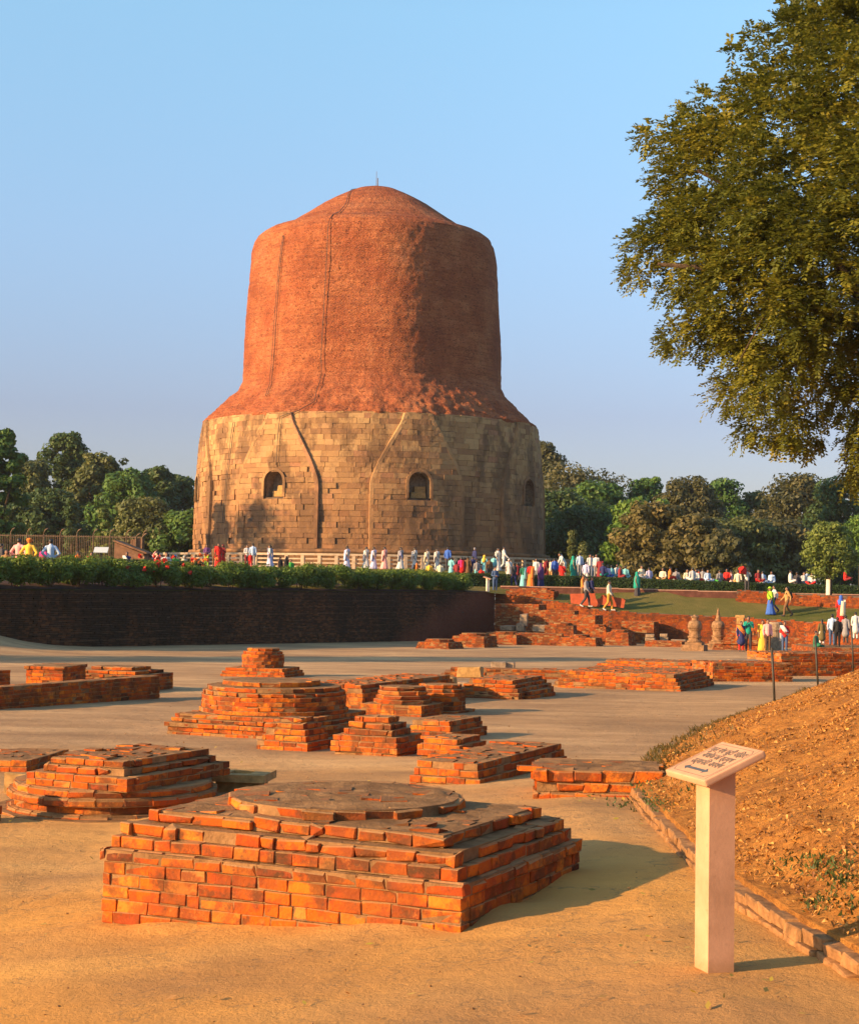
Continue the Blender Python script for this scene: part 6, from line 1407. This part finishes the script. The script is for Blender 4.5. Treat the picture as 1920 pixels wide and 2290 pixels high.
person(1107, 99.6, 'm', 'fold', 20, 1.50, 'denim', 'denim', 'boy in dark blue standing next to the small stone sign', z=1.42)
person(1149, 103, 'm', 'walk', 200, 1.62, 'dkgrey', 'navy', 'man in dark grey jacket beside the red shirted man on the path'); person(1157, 103.6, 'm', 'stand', 190, 1.64, 'maroon', 'dkgrey', 'man in dark red shirt standing on the path'); person(1170, 102.6, 's', 'stand', 190, 1.50, 'green2', 'cyan', 'woman in green and white patterned sari on the path'); person(1187, 102.4, 's', 'stand', 170, 1.60, 'red', 'orange', 'woman in flame orange sari on the path', dr='orange'); person(1209, 103, 'w', 'stand', 180, 1.58, 'purple', 'navy', 'woman wrapped in dark purple on the path')
# behind the long clipped hedge
def hz(x): return zt(x, 107)
BH = [(1199, 'm', W, 'grey', 'person in white just behind the flame orange sari', 2.1, 'stand'), (1222, 's', 'maroon', 'maroon', 'woman in maroon behind the hedge left of the blue shirt', 2.15, 'stand'), (1231, 'm', 'cream', 'tan', 'person in cream behind the hedge', 2.1, 'stand'), (1240, 'm', 'blue', 'dkgrey', 'man in vivid blue shirt behind the hedge', 2.15, 'stand'), (1248, 'm', 'black', 'black', 'person in black right of the vivid blue shirt', 2.1, 'stand'), (1257, 's', 'red', 'red', 'person in scarlet low behind the hedge', 1.85, 'stand'),
      (1282, 'w', 'teal', 'teal', 'woman shrouded in teal behind the hedge', 2.3, 'stand'), (1286, 'm', 'cyan', 'cyan', 'person in turquoise shirt behind the hedge', 2.05, 'stand'), (1296, 'm', 'sky', 'grey', 'man in light blue behind the turquoise shirt', 2.5, 'stand'), (1302, 'm', 'denim', 'grey', 'person in slate blue behind the hedge', 2.15, 'stand'), (1310, 'm', 'lav', W, 'person in pale lilac behind the hedge', 1.95, 'stand'), (1319, 'm', W, W, 'man in long white shirt standing tall behind the hedge', 2.45, 'stand'), (1326, 'm', 'sky', 'sky', 'man in sky blue behind the tall white shirt', 2.4, 'stand'), (1333, 'm', W, 'grey', 'tall man in off white jacket behind the hedge', 2.45, 'stand'), (1332, 'm', 'cream', 'grey', 'squat person in beige just behind the hedge', 1.95, 'stand'), (1341, 's', 'maroon', 'maroon', 'woman in wine red right of the squat beige person', 2.2, 'stand')]
for i, (px, kd, t, b, lb, zo, ps) in enumerate(BH): person(px, 106.2 + (i * 7 % 5) * .7, kd, ps, random.choice((160, 190, 20, -20, 90)), 1.62, t, b, lb, z=zo - .05)
person(1262, 108, 'm', 'bend', -70, 1.72, W, W, 'man all in white bending forward behind the hedge', z=2.45); person(1290, 109, 'm', 'stand', 100, 1.6, 'green2', 'green2', 'person in dark green behind the turquoise shirt', z=2.4)
SITT = [(1348, 'navy', 'teal', 'person in navy sitting behind the hedge'), (1358, 'lav', 'blue', 'person in lilac and blue sitting behind the hedge'), (1367, 'cyan', W, 'person in pale aqua sitting behind the hedge'), (1380, W, 'cyan', 'person in white sitting beside the pale aqua one'), (1386, 'maroon', 'maroon', 'person in maroon sitting behind the hedge'), (1398, 'cyan', 'cyan', 'person in pale turquoise sitting alone behind the hedge'), (1434, 'cream', W, 'person in cream white sitting under the ochre tree'), (1451, 'lav', 'lav', 'person in pale lilac shirt sitting under the ochre tree'), (1482, 'cream', 'tan', 'person in cream sitting right of the lilac shirt'), (1498, 'orange', 'red', 'person in orange red sitting behind the hedge'), (1512, 'grey', 'grey', 'person in grey lying low behind the hedge'), (1536, 'cream', W, 'person in ivory hunched behind the hedge'), (1548, W, W, 'child in white behind the hedge'), (1556, W, 'grey', 'person in bright white behind the hedge left of the red top'), (1562, 'red', 'red', 'person in red top between two white ones'), (1571, 'grey', 'olive', 'person in sage grey behind the hedge'), (1582, 'sky', 'sky', 'child in light blue behind the hedge'), (1609, 'grey', 'green', 'person in grey green behind the hedge'), (1625, 'red', 'maroon', 'woman in crimson sitting with a white scarfed friend'), (1634, 'pink', W, 'person in pale pink beside the woman in crimson'), (1650, 'cream', 'tan', 'person in light yellow left of the man in the white T-shirt'), (1695, 'maroon', 'red', 'woman in dark red right of the man in the white T-shirt'), (1705, 'sky', W, 'person in light blue pointing right behind the hedge'), (1725, 'sky', 'sky', 'person in powder blue sitting alone behind the hedge'), (1767, W, W, 'person in white sitting alone left of the last group'), (1782, 'dkgrey', 'dkgrey', 'person in dark clothes in the last group behind the hedge'), (1797, W, 'grey', 'person in white shirt in the last group behind the hedge'), (1804, 'sky', 'grey', 'person in pale blue shirt in the last group behind the hedge'), (1815, W, 'red', 'person in white with reddish collar ending the last group'), (1890, 'red', 'maroon', 'person in red standing right of the white trunked tree')]
for i, (px, t, b, lb) in enumerate(SITT):
    x = at(px, 1280, 106.5).x; zz = zt(x, 106.5) + (.46 if i % 3 else .55); person(px, 106.0 + (i % 4) * .6, 'm', 'sit', (170, 20, 200, -30, 90)[i % 5], 1.72, t, b, lb, z=zz + (.3 if px == 1890 else .0) + .0)
person(1670, 103.7, 'm', 'photo', 10, 1.66, W, 'dkgrey', 'man in white T-shirt with arms up standing before the hedge', z=1.58)
o = bpy.data.objects.new('red_bundle', block_proto('red_bundle', .2, .25, .25, .3, 5, cloth(PAL['red']))); COL.objects.link(o); pp = at(1661, 1276, 103.4); o.matrix_basis = Matrix.Translation(pp) @ Matrix.Diagonal((.42, .34, .40, 1)); tag(o, 'red bundle held up by the man in the white T-shirt', 'bundle')
# on the lawn
person(1304, 97.7, 'm', 'carry', 70, 1.76, 'orange', 'brown', 'man in rust orange shirt walking half hidden at the front end of the red board'); person(1311, 96.8, 'm', 'carry', 75, 1.76, 'grey', 'dkgrey', 'man in grey waistcoat with white shoes carrying the red board', hc='white')
person(1323, 97.9, 'm', 'carry', 80, 1.62, 'navy', 'black', 'man in navy top behind the red board', pack=('backpack', 'navy', 'navy backpack on the man behind the red board')); person(1362, 96.6, 'm', 'carry', 75, 1.76, 'cream', 'mustard', 'man in cream shirt and mustard trousers carrying the rear of the red board', hc='white')
person(1425, 100.0, 'w', 'stand', 60, 1.52, 'teal', 'dkgrey', 'woman wrapped in a teal shawl standing on the lawn')
person(1722, 96.0, 's', 'walk', -80, 1.60, 'lime', 'blue', 'woman in lime shawl, green hat and blue skirt walking along the terrace', hd='hat', hc='lime', dr='lime'); person(1731, 96.6, 'm', 'walk', -80, 1.58, W, 'navy', 'person in white shirt walking behind the lime shawl')
person(1760, 95.5, 'm', 'walk', -85, 1.72, 'tan', 'brown', 'man in ochre shirt and brown trousers leaning along the terrace', pack=('backpack', 'black', 'big black backpack on the man in the ochre shirt'))
# posing below the terrace, on the pit floor
G = zg
person(1658, 79, 'k', 'stand', 5, 1.44, 'navy', 'red', 'woman in navy tunic with orange yoke and red trousers posing on the pit floor', ground=G, hd='long', dr='orange'); person(1674, 80, 'm', 'photo', -10, 1.68, 'teal', 'dkgrey', 'man in teal T-shirt holding up a phone behind the navy tunic', ground=G)
person(1706, 80, 's', 'stand', 0, 1.50, 'yellow', 'yellow', 'woman in bright yellow sari behind the pink shirt', ground=G); person(1717, 79, 'm', 'stand', 10, 1.55, 'pink', 'brown', 'man in pink shirt and dark trousers posing on the pit floor', ground=G); person(1755, 79, 'm', 'fold', -5, 1.46, 'red', 'denim', 'girl in red sleeves, white waistcoat and jeans posing on the pit floor', ground=G, hd='long', dr=W)
# right edge
person(1838, 76, 'k', 'stand', 180, 1.24, 'olive', W, 'long haired woman in olive tunic and white trousers seen from behind', ground=lambda x, y: -.70, hd='long'); person(1861, 77.5, 'm', 'stand', 170, 1.46, 'sky', 'denim', 'man in light blue shirt facing the olive tunic', ground=lambda x, y: -.70); person(1873, 76, 'm', 'stand', 175, 1.36, 'black', 'black', 'man in black waistcoat with pale sleeves', ground=lambda x, y: -.70)
person(1891, 77, 'k', 'stand', 160, 1.28, 'grey', 'dkgrey', 'woman in grey tunic behind the last iron post', ground=lambda x, y: -.55); person(1913, 76, 'k', 'stand', 175, 1.25, W, W, 'man in long white kurta at the right edge', ground=lambda x, y: -.35); person(1880, 84, 's', 'walk', 160, 1.62, 'red', 'red', 'woman in red sari with blue and cream headscarf above the men at the right', ground=lambda x, y: .0, hd='veil', hc='blue', dr='cream')
person(1825, 75.2, 'm', 'sit', 60, 1.5, 'green2', 'green2', 'child in dark green sitting on the wall at the right', z=-.78)
# raised floor that the group at the right edge stands on
pg = at(1865, 1447, 75.5); ruin('brick_ruin', 'raised brick terrace under the men at the right edge', 'ruin', [(Rect((at(1812, 1447, 74.6).x, 74.4), 5.2, 4.2, 0), -1.5, [(.09, 0, 'm', .02)] * 9)], 0, bl=.26)

# ---------------------------------------------------------------- thin evening haze
hz_ = boxes('haze', [(Vector((0, 170, 18)), Vector((1, 0, 0)), Vector((0, 1, 0)), 420, 420, 60, .5)])
hm_ = bpy.data.materials.new('haze'); hm_.use_nodes = True; hn = hm_.node_tree; hn.nodes.clear()
ho = hn.nodes.new('ShaderNodeOutputMaterial'); hv = hn.nodes.new('ShaderNodeVolumePrincipled'); hv.inputs['Density'].default_value = 0.00014; hv.inputs['Color'].default_value = (0.86, 0.88, 0.95, 1); hv.inputs['Anisotropy'].default_value = 0.2
hn.links.new(hv.outputs[0], ho.inputs['Volume'])
tag(link('haze', hz_, hm_), 'thin evening haze over the whole site', 'haze', kind='stuff')
